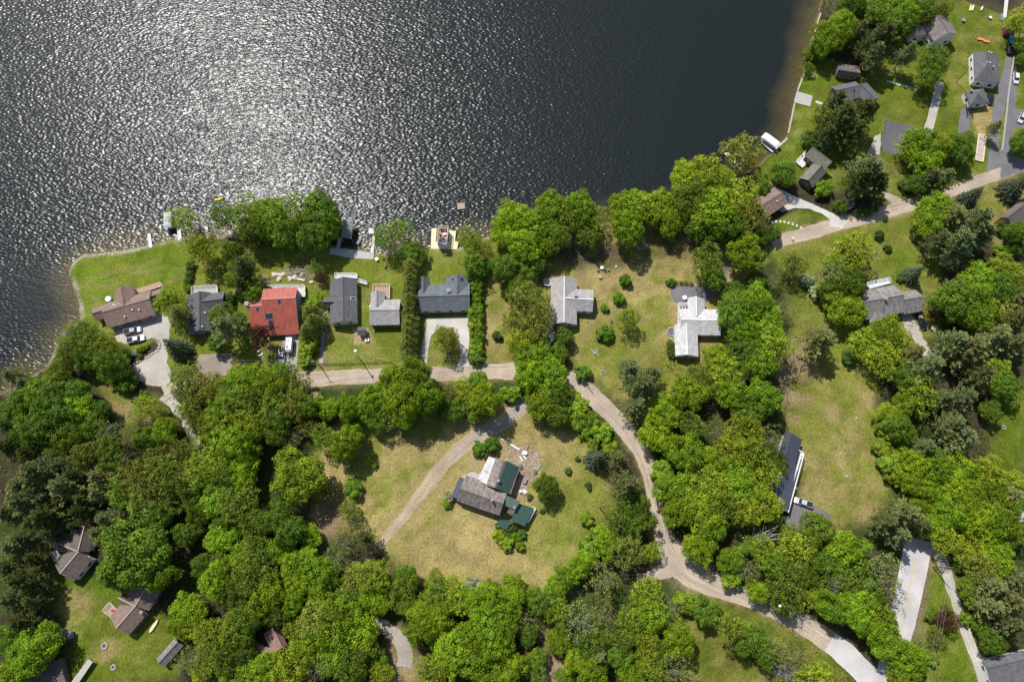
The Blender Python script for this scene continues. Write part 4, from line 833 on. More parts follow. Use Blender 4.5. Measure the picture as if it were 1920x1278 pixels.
R_PALE = mk_roof('pale_grey_shingles', (.36, .34, .33), .12); R_WHITE = mk_roof('whitish_shingles', (.54, .525, .515), .1); R_SLATE = mk_roof('blue_grey_shingles', (.14, .155, .165), .12)
R_RED = mk_roof('red_metal', (.40, .10, .07), .24, True); R_WEA = mk_roof('mossy_brown_shingles', (.24, .20, .18), .4); R_GRN = mk_roof('green_metal', (.045, .088, .070), .16, True)
R_NAVY = mk_roof('navy_metal', (.075, .08, .11), .1, True); R_BRN = mk_roof('dark_brown_shingles', (.15, .125, .11), .2); R_OLD = mk_roof('streaked_grey_shingles', (.23, .215, .205), .38)
R_MOSS = mk_roof('mossy_grey_shingles', (.17, .165, .135), .25)

h = House('house', 'brown-roofed house with front gable on the lawn point, two pickups behind it', 'house', 232, 578, TANW, R_TAN, GR)
h.wing((190.3, 586), (280, 560.5), (207, 566), (242, 604), 2.8, 5.2, door=True)
h.wing((233, 573), (227.2, 535.8), (215, 556), (252, 546), 2.8, 5.0)
h.wing((172, 588), (193, 581.5), (178, 577), (184, 600), 2.5, 4.0); h.wing((278, 557), (307, 548), (285, 546), (290, 562), 2.5, 3.6, win=False)
h.done().vents([(214, 572), (217.5, 573.5), (249, 581), (262, 581), (235, 594)]); h.deck(((256, 542), (300, 527.5), (306, 536), (258, 551)), .5, DECKB, None)
m = MB(); p = P(204, 561, .3); m.lathe(p, [(1.0, .0), (1.05, .7), (.95, .9)], 14); m.build('hot_tub', PLAST, h.t)
h = House('house', 'charcoal-roofed house with white deck rail, first house right of the lawn point', 'house', 385, 585, GREYW, R_GREY, GR)
h.wing((374, 545.5), (374, 618), (352, 580), (396.5, 590), 2.8, 5.2, door=True); h.wing((373, 566), (417, 560.5), (405, 548.5), (405, 582), 2.8, 4.9)
h.done().vents([(385.5, 586.5), (380, 612.5)]); h.deck(((361, 539), (408, 536), (409, 551), (361, 554)), .8, DECK, WHITE)
h = House('house', 'big house with bright red metal roof and black skylight openings', 'house', 515, 585, BLUEW, R_RED, GR)
h.wing((489.5, 561), (554, 557.5), (520, 540), (535, 627), 4.6, 7.6, zer=2.2, zel=6.0, seam=.62, door=True)
h.wing((466, 573.5), (491.5, 572), (478, 549.5), (480, 617), 3.4, 5.6, zer=2.4, seam=.62)
h.done(R_RED).chimney(462, 569, 1.1, 1.1, mat=mk('tan_chimney', (.45, .35, .25), .9), outside=6.0); h.skylight(482.8, 566.5, .6, .8).skylight(482.7, 579.5, .7, 1.1).skylight(523.3, 565.3, .9, 1.1).skylight(504.5, 592, 2.2, 1.6).skylight(508.5, 609, 1.4, 3.0)
h.deck(((502, 536), (572, 535.5), (573, 556), (560, 557)), 1.0, DECKW, WHITE)
h = House('house', 'long charcoal-roofed house with small side wing and white skylight', 'house', 643, 560, WHITE, R_GREY, GR)
h.wing((643.5, 518.5), (644, 601), (619, 560), (669, 560), 2.8, 5.0, door=True); h.wing((604.5, 566), (625, 566), (614, 557.5), (614, 574.5), 2.4, 3.7)
h.done().skylight(662.3, 559.7, .8, 1.6, WHITE); h.deck(((628.5, 513.5), (670, 514), (670, 523), (628.5, 523)), 1.0, DECKW, WHITE)
h.deck(((671, 523), (689, 529), (689, 534), (671, 529)), .5, DECKW, WHITE, open_=(1, 3))
h = House('house', 'small pale grey cottage with brown deck at its lake side', 'house', 720, 580, GREYW, R_PALE, GR)
h.wing((692, 582), (748.5, 581), (700, 562), (720, 609), 2.8, 4.9, door=True); h.wing((706.5, 573), (706.5, 544), (695, 560), (722, 560), 2.8, 4.6)
h.done().vents([(694, 575.5)], METAL); h.deck(((700, 534), (731.5, 534), (731, 561), (700, 561)), .8, DECKB, CREAM)
h = House('house', 'U-shaped blue-grey roofed house between two hedges with looping concrete drive', 'house', 831, 558, WHITE, R_SLATE, GR)
h.wing((783, 556), (880.5, 553.5), (815, 533), (830, 582.5), 2.9, 5.4, door=True); h.wing((794, 549), (793.8, 517), (783.3, 530), (805.8, 530), 2.9, 4.9); h.wing((858, 549), (858, 514), (835, 530), (880, 530), 2.9, 5.2)
h.done().chimney(841.7, 546.5, .9, .9, 1.0, WHITE).skylight(849, 523.5, .9, 1.1).skylight(865.5, 523.3, .9, 1.1)
h = House('house', 'pale grey house with crossing gable wing and brick chimney beside olive tree', 'house', 1070, 566, WHITE, R_PALE, GR)
h.wing((1058, 517.5), (1057.5, 604), (1032.5, 560), (1081.5, 560), 2.9, 5.1, door=True); h.wing((1059.5, 558), (1113, 561.5), (1095, 542.5), (1095, 583.5), 2.9, 4.9)
h.done(WHITE).chimney(1079, 555, .9, .9, 1.1); h.deck(((1020, 525), (1032, 524), (1032, 536), (1020, 536)), .7, DECK, WHITE)
h = House('house', 'whitish three-winged house with white deck in the middle lawn', 'house', 1310, 612, WHITE, R_WHITE, GR)
h.wing((1306, 592), (1305.5, 555), (1289.5, 575), (1321.5, 575), 2.9, 4.9); h.wing((1277, 598.5), (1353.5, 600), (1300, 579), (1320, 628), 2.9, 5.3); h.wing((1287, 606), (1289, 664.5), (1265.5, 640), (1308.5, 640), 2.9, 4.9, door=True)
h.done(WHITE).deck(((1270.5, 569), (1290, 569), (1290, 583), (1278, 608), (1270.5, 610)), .9, DECKW, WHITE)
h = House('house', 'old house with streaked grey roof and silver-white lake deck', 'house', 1680, 575, GREYW, R_OLD, GR)
h.wing((1620, 566.5), (1695, 552.5), (1650, 538.5), (1680, 588.5), 3.2, 6.0, door=True); h.wing((1694, 562.5), (1731.5, 556), (1705, 545), (1710, 586.5), 2.9, 5.2); h.wing((1642, 572), (1647, 602), (1629, 592), (1665, 590), 2.8, 4.6)
h.done().chimney(1659, 561.5, .6, .6, .9, STONE).deck(((1623, 531), (1666, 521.5), (1669, 531.5), (1628, 542)), 1.2, mk('silver_tarp', (.62, .63, .66), .35, var=.15), WHITE)
h = House('house', 'mossy grey house with white terrace furniture near the covered boat', 'house', 1532, 318, BROWNW, R_MOSS, GR)
h.wing((1541.5, 310), (1516.5, 337.5), (1507, 325), (1532, 343), 2.9, 5.0, door=True); h.wing((1523.5, 275), (1560.5, 303.5), (1508, 292), (1550, 305), 2.5, 5.4, hip0=0, zel=3.2, zer=3.6)
h.done().deck(((1491, 304), (1509, 285), (1522, 296), (1505, 315)), .6, DECKW, WHITE, open_=(1, 2))
h = House('house', 'brown-roofed garage house beside the oval lawn, half under trees', 'house', 1450, 378, BROWNW, R_TAN, GR)
h.wing((1428, 386), (1467, 361), (1440, 358), (1470, 386), 2.9, 4.6, door=True).done().vents([(1456, 378)])
h = House('house', 'white two-storey house with grey-brown roof and black windows up north', 'house', 1745, 52, WHITE, mk_roof('grey_brown_shingles', (.21, .175, .165), .16), GR)
h.wing((1758, 28), (1779, 62), (1735, 52), (1783, 44), 5.2, 7.5, zel=4.6); h.wing((1712, 50), (1752, 46), (1726, 40), (1740, 66), 3.4, 5.6); h.done()
h = House('house', 'white cottage with grey hip roof and blue south wall beside the lane', 'house', 1845, 128, WHITE, R_MID, GR)
h.wing((1850, 98), (1851, 123), (1826, 110), (1873, 110), 3.6, 6.2, hip0=2.4, hip1=4.8).done().vents([(1851.5, 100), (1857, 101), (1849.5, 118), (1855, 119)]).chimney(1860, 127.5, .5, .5, .9)
h = House('garage', 'tiny hip-roofed white garage beside the dark parked car', 'garage', 1828, 188, WHITE, R_MID)
h.wing((1833, 174), (1834, 176.5), (1813, 180), (1850, 180), 2.9, 4.7, hip0=2.6, hip1=3.0).done().chimney(1819, 173, .5, .5, .9)
h = House('house', 'brown-grey roofed cabin under pines near the square lakeside dock', 'house', 1612, 163, BROWNW, R_MID, GR)
h.wing((1568, 170), (1614, 160), (1590, 156), (1600, 186), 2.9, 4.6, door=True); h.wing((1614, 158), (1640, 186), (1628, 158), (1612, 182), 2.9, 4.7); h.done().skylight(1601.5, 169.5, .8, 1.0)
h = House('cabin', 'little dark cabin with grey roof north of the pine-shaded house', 'cabin', 1592, 135, BROWNW, R_BRN)
h.wing((1572, 131), (1614, 137), (1590, 122), (1590, 142), 2.6, 3.9).done()
h = House('house', 'brown-roofed house half hidden right of the round maple up north', 'house', 1604, 38, BROWNW, R_TAN, GR)
h.wing((1606, 20), (1602, 58), (1592, 40), (1618, 40), 2.9, 4.9).done()
h = House('house', 'pink-walled house with grey-brown roof cut by the right edge', 'house', 1912, 402, PINKW, R_BRN, GR)
h.wing((1890, 408), (1935, 372), (1893, 392), (1925, 412), 2.9, 5.2).done()
h = House('house', 'long navy metal-roofed house with white gutters beside the right field', 'house', 1478, 890, WHITE, R_NAVY, GR)
h.wing((1483, 811), (1459, 900), (1470, 815), (1497, 850), 3.0, 5.4, seam=.75, win=False); h.wing((1464, 862), (1450, 945), (1452, 900), (1485, 930), 2.9, 4.8, seam=.75)
h.done(R_NAVY)
m = MB()
for a, b in (((1501.5, 850), (1473, 956)), ((1507, 851), (1478, 960)), ((1498, 843), (1508, 851))): m.beam(P(*a, 2.9), P(*b, 2.9), .28, .16)
m.build('gutter', WHITE, h.t); m = MB(); m.prism([P(*q, 1) for q in ((1500, 846), (1507, 851), (1478, 960), (1472, 956))], .6, .8); m.build('porch', DECKW, h.t)
# farmhouse
h = House('farmhouse', 'rambling weathered farmhouse with brown shingles and dark green metal roofs', 'farmhouse', 920, 920, BROWNW, R_WEA, GR)
h.wing((862.3, 916), (943.5, 944), (905, 901), (895, 952), 3.4, 6.4, door=True); h.wing((945, 863.5), (927.5, 914), (928, 862), (970, 890), 3.4, 6.2, zel=4.8)
h.wing((956, 950), (966.5, 957), (958, 965), (972, 940), 3.0, 4.6)
h.done()
def slab(h, nm, pts, zs, mat, th=.14):
    v = [P(x, y, z) for (x, y), z in zip(pts, zs)]; m = MB()
    m.add(v+[q-Vector((0, 0, th)) for q in v], [tuple(range(len(v))), tuple(range(2*len(v)-1, len(v)-1, -1))]+[(i, len(v)+i, len(v)+(i+1) % len(v), (i+1) % len(v)) for i in range(len(v))])
    m.uv[0] = [(q.x, q.y) for q in v]; m.build(nm, mat, h.t)
slab(h, 'green_roof', [(949.8, 863), (972, 874.5), (953, 925), (930, 915)], [6.31, 4.0, 4.0, 6.31], R_GRN)
slab(h, 'lean_to_roof', [(916.5, 855), (930.5, 860), (913, 908), (895, 899)], [3.0, 4.72, 4.72, 3.0], R_WHITE)
slab(h, 'lean_to_roof', [(861.5, 893.5), (871, 896), (857, 934), (846, 930)], [2.6, 4.2, 4.2, 2.6], R_NAVY)
slab(h, 'green_roof', [(972, 943), (1001, 952), (984, 986), (958, 976)], [3.6, 2.6, 2.6, 3.6], R_GRN)
slab(h, 'green_roof', [(950, 928), (975, 940), (966, 956), (944, 946)], [4.8, 4.85, 4.9, 4.8], R_GRN)
slab(h, 'green_roof', [(938, 974), (960, 975), (950, 993), (926, 983)], [3.2, 3.2, 2.4, 2.6], R_GRN)
m = MB(); m.prism([P(*q, 0) for q in ((973, 945), (998, 953), (982, 982), (960, 974))], -.1, 2.45); m.prism([P(*q, 0) for q in ((948, 873), (968, 878), (951, 922), (936, 914))], -.1, 3.7); m.build('wall', WHITE, h.t)
h.chimney(951.5, 863, .7, .7, 1.4, WHITE).chimney(935, 901.5, .6, .6, 1.2, WHITE).chimney(922.5, 938, .5, .5, 1.2, METAL).chimney(964.5, 951, .5, .5, .8, METAL)
h.deck(((999, 950), (1005, 953), (990, 980), (984, 976)), .8, DECKW, WHITE)
m = MB(); m.prism([P(*q, 0) for q in ((866, 893), (885, 884), (904, 890), (897, 906), (872, 902))], 0, .35); m.build('porch', DECK, h.t)
h = House('house', 'dark brown L-roofed cottage deep in the southwest woods', 'house', 132, 1040, WHITE, R_BRN, GR)
h.wing((147, 1033), (112, 1075), (106, 1055), (155, 1070), 3.0, 5.4, door=True); h.wing((82, 1006), (144, 1033), (105, 992), (96, 1025), 2.8, 5.0); h.wing((146, 1033), (158, 985), (130, 1000), (172, 1020), 2.8, 5.0)
h.done(TANW).deck(((98, 1036), (109, 1031), (114, 1041), (106, 1052)), .8, DECKW, WHITE)
h = House('house', 'brown cottage whose white-railed deck holds a red chair', 'house', 245, 1145, BROWNW, R_TAN, GR)
h.wing((253, 1136), (217.5, 1177), (205, 1157), (263, 1165), 3.0, 5.4, door=True); h.wing((222, 1120), (253, 1136), (205, 1124), (235, 1112), 2.8, 5.2); h.wing((253, 1136), (274, 1100), (238, 1112), (288, 1130), 2.8, 5.2)
h.done(TANW).chimney(267, 1147, .6, .6, .8, WHITE).deck(((195, 1143), (208, 1128), (222, 1142), (211, 1155)), .8, DECKB, WHITE)
h = House('shed', 'weathered grey shed with a two-slope shingle roof at lower left', 'shed', 312, 1225, BROWNW, R_OLD)
h.wing((297, 1243), (333, 1203), (288, 1240), (308, 1250), 2.3, 3.6, win=False).done()
h = House('house', 'grey flat-looking roof cut by the bottom right corner', 'house', 1900, 1255, WHITE, R_MID, GR)
h.wing((1852, 1252), (1990, 1220), (1857, 1234), (1885, 1292), 3.0, 4.2).done()
h = House('house', 'reddish-brown roof glimpsed between trees in the bottom woods', 'house', 500, 1215, BROWNW, mk_roof('red_brown_shingles', (.32, .20, .17), .15), GR)
h.wing((470, 1213), (512, 1230), (486, 1206), (500, 1238), 2.8, 4.6); h.wing((512, 1175), (530, 1213), (500, 1200), (530, 1190), 2.8, 4.6); h.done()
h = House('house', 'slate-roofed house almost hidden among pines left of the eastern clearing', 'house', 1780, 850, GREYW, R_NAVY, GR)
h.wing((1768, 856), (1790, 842), (1766, 846), (1786, 858), 2.6, 4).done()
h = House('cabin', 'dark cabin-shaped block in place of shaded ground at the bottom left corner', 'cabin', 90, 1275, BROWNW, R_BRN)  # dark block with a roof, added in place of shadowed ground under the trees
h.wing((40, 1300), (118, 1262), (50, 1262), (120, 1300), 2.2, 3.2, win=False).done(); h.deck(((132, 1280), (165, 1235), (174, 1240), (144, 1284)), 1.6, DECK, None)
h = House('garden_shed', 'small blue-glazed shed right of the bright tree in the southwest corner', 'shed', 120, 1190, BLUEW, R_SLATE)
h.wing((112, 1190), (130, 1191), (120, 1181), (120, 1199), 2.0, 2.8, win=False).done()
h = House('shed', 'small dark slate shed under the olive tree by the road', 'shed', 1030, 625, BROWNW, R_SLATE)
h.wing((1010, 612), (1036, 640), (1008, 626), (1040, 622), 2.6, 4.2, win=False).done()
h = House('garden_shed', 'small dark-roofed garden shed on a gravel bed behind the cottage', 'shed', 677, 622, WHITE, R_GREY)
h.wing((669.5, 620), (684.5, 619.5), (676, 612.5), (676, 628), 2.2, 2.9, win=False).done()
h = House('pump_house', 'little shed with two roof slopes beside the white picket lane in woods', 'shed', 1593, 383, WHITE, R_MOSS)
h.wing((1583, 378), (1604, 380), (1590, 372), (1592, 388), 2.2, 3.3, win=False).done()
h = House('boat_shed', 'teal-doored grey roof corner peeking below the big pine', 'shed', 1552, 258, GREYW, R_SLATE)
h.wing((1545, 250), (1558, 266), (1540, 260), (1562, 254), 2.4, 3.4, win=False).done()
# ---------------------------------------------------------------- vehicles (built along +x = forward, local coordinates)
def loc_build(m, nm, mat, t, smooth=False):
    me = bpy.data.meshes.new(nm); me.from_pydata([tuple(v) for v in m.v], [], m.f); me.materials.append(mat)
    if smooth:
        for p in me.polygons: p.use_smooth = True
    o = bpy.data.objects.new(nm, me); COL.objects.link(o); o.parent = t; return o
def loft(m, secs):
    """cross sections [(x, halfwidth bottom, halfwidth top, z0, z1)] -> closed hull"""
    vs = []
    for x, wb, wt, z0, z1 in secs: vs += [(x, -wb, z0), (x, wb, z0), (x, wb*1.0, (z0+z1)/2), (x, wt, z1), (x, -wt, z1), (x, -wb*1.0, (z0+z1)/2)]
    n = 6; fs = [(5, 4, 3, 2, 1, 0)]
    for k in range(len(secs)-1):
        for i in range(n): fs.append((k*n+i, k*n+(i+1) % n, (k+1)*n+(i+1) % n, (k+1)*n+i))
    b = (len(secs)-1)*n; fs.append(tuple(b+i for i in range(n))); m.add(vs, fs)
def car(px, py, to, label, col, kind='suv', load=None, group='vehicles parked by the houses', cat=None):
    p = P(px, py); q = P(*to); ang = math.atan2(q.y-p.y, q.x-p.x)
    t = thing('pickup_truck' if kind == 'pickup' else 'parked_car', label, cat or ('pickup' if kind == 'pickup' else 'car'), p, ang, group)
    pm = mk('car_paint', col, .25, .35, 0, spec=.6); pm['x'] = 1
    m = MB(); L = {'pickup': 5.7, 'sedan': 4.7, 'suv': 4.8}[kind]; h = L/2
    loft(m, [(-h, .82, .78, .42, .78), (-h+.12, .92, .88, .32, .95), (-h+1.0, .95, .9, .3, .98), (0, .96, .91, .3, .98), (h-1.3, .95, .9, .3, .96), (h-.35, .92, .84, .32, .84), (h, .78, .7, .4, .68)])
    loc_build(m, 'body', pm, t, False)
    g = MB(); r = MB()
    if kind == 'pickup':
        loft(g, [(-.75, .84, .74, .97, 1.5), (.9, .84, .70, .97, 1.5), (1.5, .86, .8, .9, .98)]); loft(r, [(-.7, .72, .70, 1.48, 1.62), (.85, .70, .66, 1.48, 1.6)])
        b = MB(); b.box((-1.85, 0), 1.9, 1.5, .985, 1.0); loc_build(b, 'truck_bed', DARK, t)
        b = MB()
        for y in (-.85, .85): b.box((-1.85, y), 2.0, .1, .96, 1.22)
        b.box((-2.8, 0), .1, 1.75, .96, 1.22); loc_build(b, 'bed_side', pm, t)
        if load:
            b = MB(); rr = random.Random(5)
            for i in range(9): b.box((-1.85+rr.uniform(-.7, .7), rr.uniform(-.5, .5)), rr.uniform(.4, .9), rr.uniform(.15, .4), 1.0, 1.1+rr.random()*.35, rr.uniform(0, 3))
            o = loc_build(b, 'load', load, t)
    else:
        a0 = -h+.35 if kind == 'suv' else -h+.8
        loft(g, [(a0, .84, .70, .95, 1.35), (a0+.35, .86, .70, .95, 1.5), (.6, .86, .70, .95, 1.5), (1.25, .88, .80, .9, .98)]); loft(r, [(a0+.35, .68, .66, 1.48, 1.62), (.55, .68, .64, 1.48, 1.6)])
    loc_build(g, 'windows', GLASS, t); loc_build(r, 'car_roof', pm, t)
    for x in (-h+.95, h-1.0):
        for y in (-.9, .9):
            w = MB(); w.tube((x, y-.11, .34), (x, y+.11, .34), .34, .34, 12); wo_ = loc_build(w, 'wheel', DARK, t)
            w = MB(); w.tube((x, y-.12, .34), (x, y+.12, .34), .18, .18, 8); o = loc_build(w, 'rim', METAL, wo_)
    for y in (-.62, .62):
        w = MB(); w.box((h-.12, y), .14, .3, .60, .74); loc_build(w, 'headlight', PLAST, t); w = MB(); w.box((-h+.03, y), .1, .22, .62, .82); loc_build(w, 'tail_light', mk('red_lens', (.4, .02, .02), .3, var=0), t)
        w = MB(); w.box((1.0, y*1.62), .18, .2, .95, 1.08); loc_build(w, 'mirror', pm, t)
    return t
car(251, 621, (270, 617), 'silver-grey pickup nearest the brown-roofed house, front one of the pair', (.22, .23, .27), 'pickup')
car(257, 637, (276, 633), 'dark pickup with white hood parked below the silver one', (.45, .46, .5), 'pickup')
car(529.5, 666, (529, 690), 'white pickup with cluttered bed below the red house', (.80, .80, .80), 'pickup', WOOD)
car(1505, 942, (1490, 937), 'white and black pickup on the asphalt beside the navy-roofed house', (.70, .70, .71), 'pickup')
car(1726, 604, (1734, 622), 'black pickup carrying lumber beside the orange mower', (.02, .022, .035), 'pickup', WOOD)
car(1855, 188, (1856, 210), 'dark navy car beside the tiny hip-roofed garage', (.025, .03, .045), 'suv')
car(1903, 149, (1903, 170), 'white van-like car on the right side of the lane', (.82, .82, .82), 'suv')
car(1914, 223, (1906, 240), 'white car cut by the right edge of the photo', (.75, .74, .72), 'suv')
car(1891, 96, (1891, 84), 'black car with a trailer behind the teal covered boat', (.015, .015, .018), 'suv')
# utility trailer, boats, canopies
def boatshape(nm, label, cat, px, py, to, L, W, col, cover=None, z=.0, group=None, hh=.5):
    p = P(px, py); q = P(*to); ang = math.atan2(q.y-p.y, q.x-p.x); t = thing(nm, label, cat, (p.x, p.y, z), ang, group); m = MB(); h = L/2
    N = 9; vs = []
    for i in range(N):
        x = -h+L*i/(N-1); u = (i/(N-1)); w = W/2*max(.04, (1-max(0, (u-.45)/.55)**2.2)*(1-max(0, (.25-u)/.25)**2*(.75 if nm in ('kayak', 'canoe') else .15)))
        vs += [(x, -w, hh), (x, -w*.7, .05), (x, w*.7, .05), (x, w, hh)]
    fs = []
    for i in range(N-1):
        for k in range(3): a = i*4+k; fs.append((a, a+4, a+5, a+1))
    fs += [(0, 1, 2, 3), ((N-1)*4+3, (N-1)*4+2, (N-1)*4+1, (N-1)*4)]
    m.add(vs, fs); loc_build(m, 'hull', col, t)
    m = MB(); vs2 = []
    for i in range(N):
        x, y = vs[i*4+3][0], vs[i*4+3][1]; up = hh+(.28 if cover else .1 if nm in ('kayak', 'canoe') else -.12)*math.sin(math.pi*min(1, (i+.6)/N)); vs2 += [(x, -y*.94, hh-.03), (x, 0, up), (x, y*.94, hh-.03)]
    fs = []
    for i in range(N-1):
        for k in range(2): a = i*3+k; fs.append((a, a+3, a+4, a+1))
    m.add(vs2, fs); loc_build(m, 'cover' if cover else 'deck_top', cover or (col if nm in ('kayak', 'canoe') else METAL), t)
    return t
TEAL = mk('teal_tarp', (.02, .22, .30), .6, var=.2); YK = mk('yellow_plastic', (.85, .62, .08), .4, var=0); ORG = mk('orange_paint', (.75, .22, .05), .6, var=.1); ORM = mk('orange_mower_paint', (.9, .33, .02), .4, var=0)
boatshape('covered_boat', 'teal tarp-covered boat at the top of the paved lane', 'boat', 1893, 77, (1892, 60), 4.6, 2.3, DARK, TEAL, .3, hh=.9)
boatshape('kayak', 'yellow kayak on the grass by the northern cove', 'kayak', 1818.5, 16, (1821, 6), 3.4, .75, YK, group='kayaks by the cove')
boatshape('kayak', 'white kayak lying against the yellow one', 'kayak', 1823, 16, (1826, 6), 3.2, .7, PLAST, group='kayaks by the cove')
boatshape('kayak', 'small white kayak alone right of the yellow kayak', 'kayak', 1840, 17, (1844, 8), 2.4, .6, PLAST, group='kayaks by the cove')
boatshape('rowboat', 'white rowboat pulled up beside the long northern dock', 'boat', 1877, 33, (1876, 20), 3.4, 1.3, PLAST, hh=.5)
boatshape('canoe', 'cream canoe on the lawn right of the red-chair cottage', 'canoe', 290, 1172, (296, 1163), 4.2, .95, mk('cream_canoe', (.7, .62, .45), .5, var=.05))
boatshape('kayak', 'green canoe leaning along the right side of the arborvitae hedge', 'canoe', 785, 498, (785, 484), 4.2, .8, mk('green_hull', (.12, .25, .2), .4, var=0), mk('pale_green', (.4, .5, .45), .5, var=0)).name = 'canoe_by_hedge'
boatshape('covered_boat', 'white shrink-wrapped boat poking out of the woods', 'boat', 1275, 746, (1290, 753), 6.2, 2.4, PLAST, PLAST, .3, hh=.9)
boatshape('kayak', 'yellow kayak floating at the outer edge of the shoreline trees', 'kayak', 411, 373, (420, 371), 3.4, .8, YK, z=-.4, group='kayaks by the lake trees')
boatshape('jet_ski', 'white jet ski moored beside the grey boathouse', 'jet ski', 674, 452, (680, 444), 2.8, 1.0, PLAST, mk('grey_seat', (.3, .3, .32), .5, var=0), z=-.4, hh=.6)
def canopy(nm, label, cat, px, py, to, L, W, z, mat, rise=.8):
    p = P(px, py, z); q = P(*to, z); ang = math.atan2(q.y-p.y, q.x-p.x); t = thing(nm, label, cat, (p.x, p.y, 0), ang); m = MB(); vs = []; N = 8; K = 7
    for i in range(N+1):
        x = -L/2+L*i/N; e = math.sin(math.pi*min(1, max(0, (i/N)*5, 0)) / 2) if i < N/5 else (math.sin(math.pi/2*min(1, (1-i/N)*5)) if i > N*.8 else 1)
        e = max(e, .25)
        for k in range(K): a = math.pi*k/(K-1); vs.append((x, -W/2*math.cos(a), z-.3+rise*math.sin(a)**.6*e))
    fs = []
    for i in range(N):
        for k in range(K-1): a = i*K+k; fs.append((a, a+K, a+K+1, a+1))
    fs += [tuple(range(K)), tuple(N*K+k for k in range(K-1, -1, -1))]
    m.add(vs, fs); loc_build(m, 'canopy_cover', mat, t, False)
    m = MB()
    for sx in (-1, -.33, .33, 1):
        for sy in (-1, 1): m.tube((sx*L*.47, sy*W*.47, -1.2), (sx*L*.47, sy*W*.47, z-.28), .05, .05, 6)
    loc_build(m, 'frame', METAL, t)
    m = MB(); h = L*.45
    loft(m, [(-h, W*.36, W*.40, -.4, .3), (h*.5, W*.36, W*.40, -.4, .3), (h, W*.1, W*.15, -.2, .35)]); loc_build(m, 'boat_hull', METAL, t)
    return t
canopy('boat_canopy', 'white rounded boat canopy beside the corner seawall', 'boat canopy', 1446.5, 263, (1460, 273), 7.0, 2.9, 2.2, PLAST)
canopy('boat_canopy', 'pale grey boat canopy left of the lone tree at the water', 'boat canopy', 314, 412, (314, 395), 6.0, 2.8, 2.0, mk('pale_canvas', (.45, .5, .46), .8))
# boathouse
t = thing('boathouse', 'grey flat-hipped boathouse roof standing in the water right of the big trees', 'boathouse', P(650, 432), 0)
C4 = [P(*q, 3.0) for q in ((644, 410), (662.5, 411), (659, 447), (639, 446))]; m = MB(); ctr = sum(C4, Vector())/4; rd = (C4[3]-C4[0])*.3
r0 = inter(C4[0], C4[1], .5)+rd*.9+Vector((0, 0, .8)); r1 = inter(C4[3], C4[2], .5)-rd*.9+Vector((0, 0, .8))
m.add(C4+[r0, r1], [(0, 4, 5, 3), (1, 2, 5, 4), (0, 1, 4), (3, 5, 2), (3, 2, 1, 0)]); m.build('roof', mk('grey_green_canvas', (.20, .23, .21), .85, var=.15), t)
m = MB()
for f in (0, .33, .66, 1):
    for a, b in ((0, 3), (1, 2)): p = inter(C4[a], C4[b], f)*.97+ctr*.03; m.tube((p.x, p.y, -1.5), (p.x, p.y, 3.0), .1, .1, 6)
m.build('post', GWOOD, t)
DOCKS = 'docks along the shore'
def dock(label, poly, z=.05, mat=DECK, posts=True, nm='dock', cat='dock', group=DOCKS, gap=.5):
    pts = [P(*map(float, s.split(',')), z) for s in poly.split()]; c = sum(pts, Vector())/len(pts); t = thing(nm, label, cat, (c.x, c.y, 0), 0, group)
    m = MB(); m.prism(pts, z-.18, z); m.build('deck', mat, t)
    if len(pts) == 4:
        a, b, cc, d = pts
        if (a-b).length < (b-cc).length: pa, pb, pc, pd = a, d, cc, b; pa, pb, pc, pd = a, b, cc, d
        else: pa, pb, pc, pd = b, cc, d, a
        g = MB(); k = int((pa-pd).length/gap)
        for i in range(1, k): g.beam(inter(pa, pd, i/k)+Vector((0, 0, .003)), inter(pb, pc, i/k)+Vector((0, 0, .003)), .06, .014)
        if k > 1: g.build('plank_joint', GWOOD, t)
    if posts:
        m = MB()
        for p in pts: m.tube((p.x, p.y, -2.2), (p.x, p.y, z+.35), .09, .09, 6)
        m.build('piling', GWOOD, t)
    return t
dock('narrow pale dock off the mown lawn point', '276,438 282,437 286,463 279,464', mat=DECKW)
dock('short pale dock under the lone shoreline tree', '332,432 339,431 341,450 334,451', mat=DECKW)
dock('small pale dock glimpsed left of the shoreline crowns', '383,425 389,424 392,446 386,447', mat=DECKW)
dock('grey gangway running from the boathouse to shore', '634,446 641,446 637,467 630,466')
dock('long grey shoreline dock below the boathouse', '619,465 650,467 702,474 700,486 660,484 618,476', .1, DECK)
dock('narrow white ramp right of the jet ski', '699,441 704,441 700,476 694,475', mat=DECKW)
dock('little white float at the tip of the ramp', '691,428 702,428 701,438 691,438', -.1, DECKW)
dock('square brown swim raft floating alone offshore', '857,381 871,380 872,391 858,392.5', -.05, DECKB, False, 'swim_raft', 'raft')
dock('weathered square dock on the right-hand seawall', '1494,171 1524,180 1519,200 1488.5,192', .25, DECK)
dock('slim dock beside the white covered boat', '1430,263 1452,283 1448,286 1427,267', .15, DECKW)
dock('white dock below the olive tree over the water', '1357,287 1366,286 1396,312 1390,320', .1, DECKW)
dock('long pale dock crossing the northern cove', '1885.5,-14 1892.5,-14 1887,33 1881,33', .1, DECKW)
t = dock('pale yellow U-shaped boathouse deck by the lake', '809,428 819,428 817,453 842,453 842,432 855,433 853,452 860,452 857,467.5 808,466.5', .15, YDECK, False)
h = House('lake_boathouse', 'boathouse with brown rooftop terrace and white rails on the yellow deck', 'boathouse', 830, 445, CREAM, R_PALE)
P4 = [P(*q, 3.2) for q in ((822, 425.5), (841, 425.5), (837.5, 460), (820, 458))]
m = MB(); m.prism(P4, 3.0, 3.2); m.build('terrace', DECKB, h.t); m = MB(); c = sum(P4, Vector())/4; m.prism([c+(p-c)*.94 for p in P4], -.8, 3.0); m.build('wall', WHITE, h.t)
m = MB()
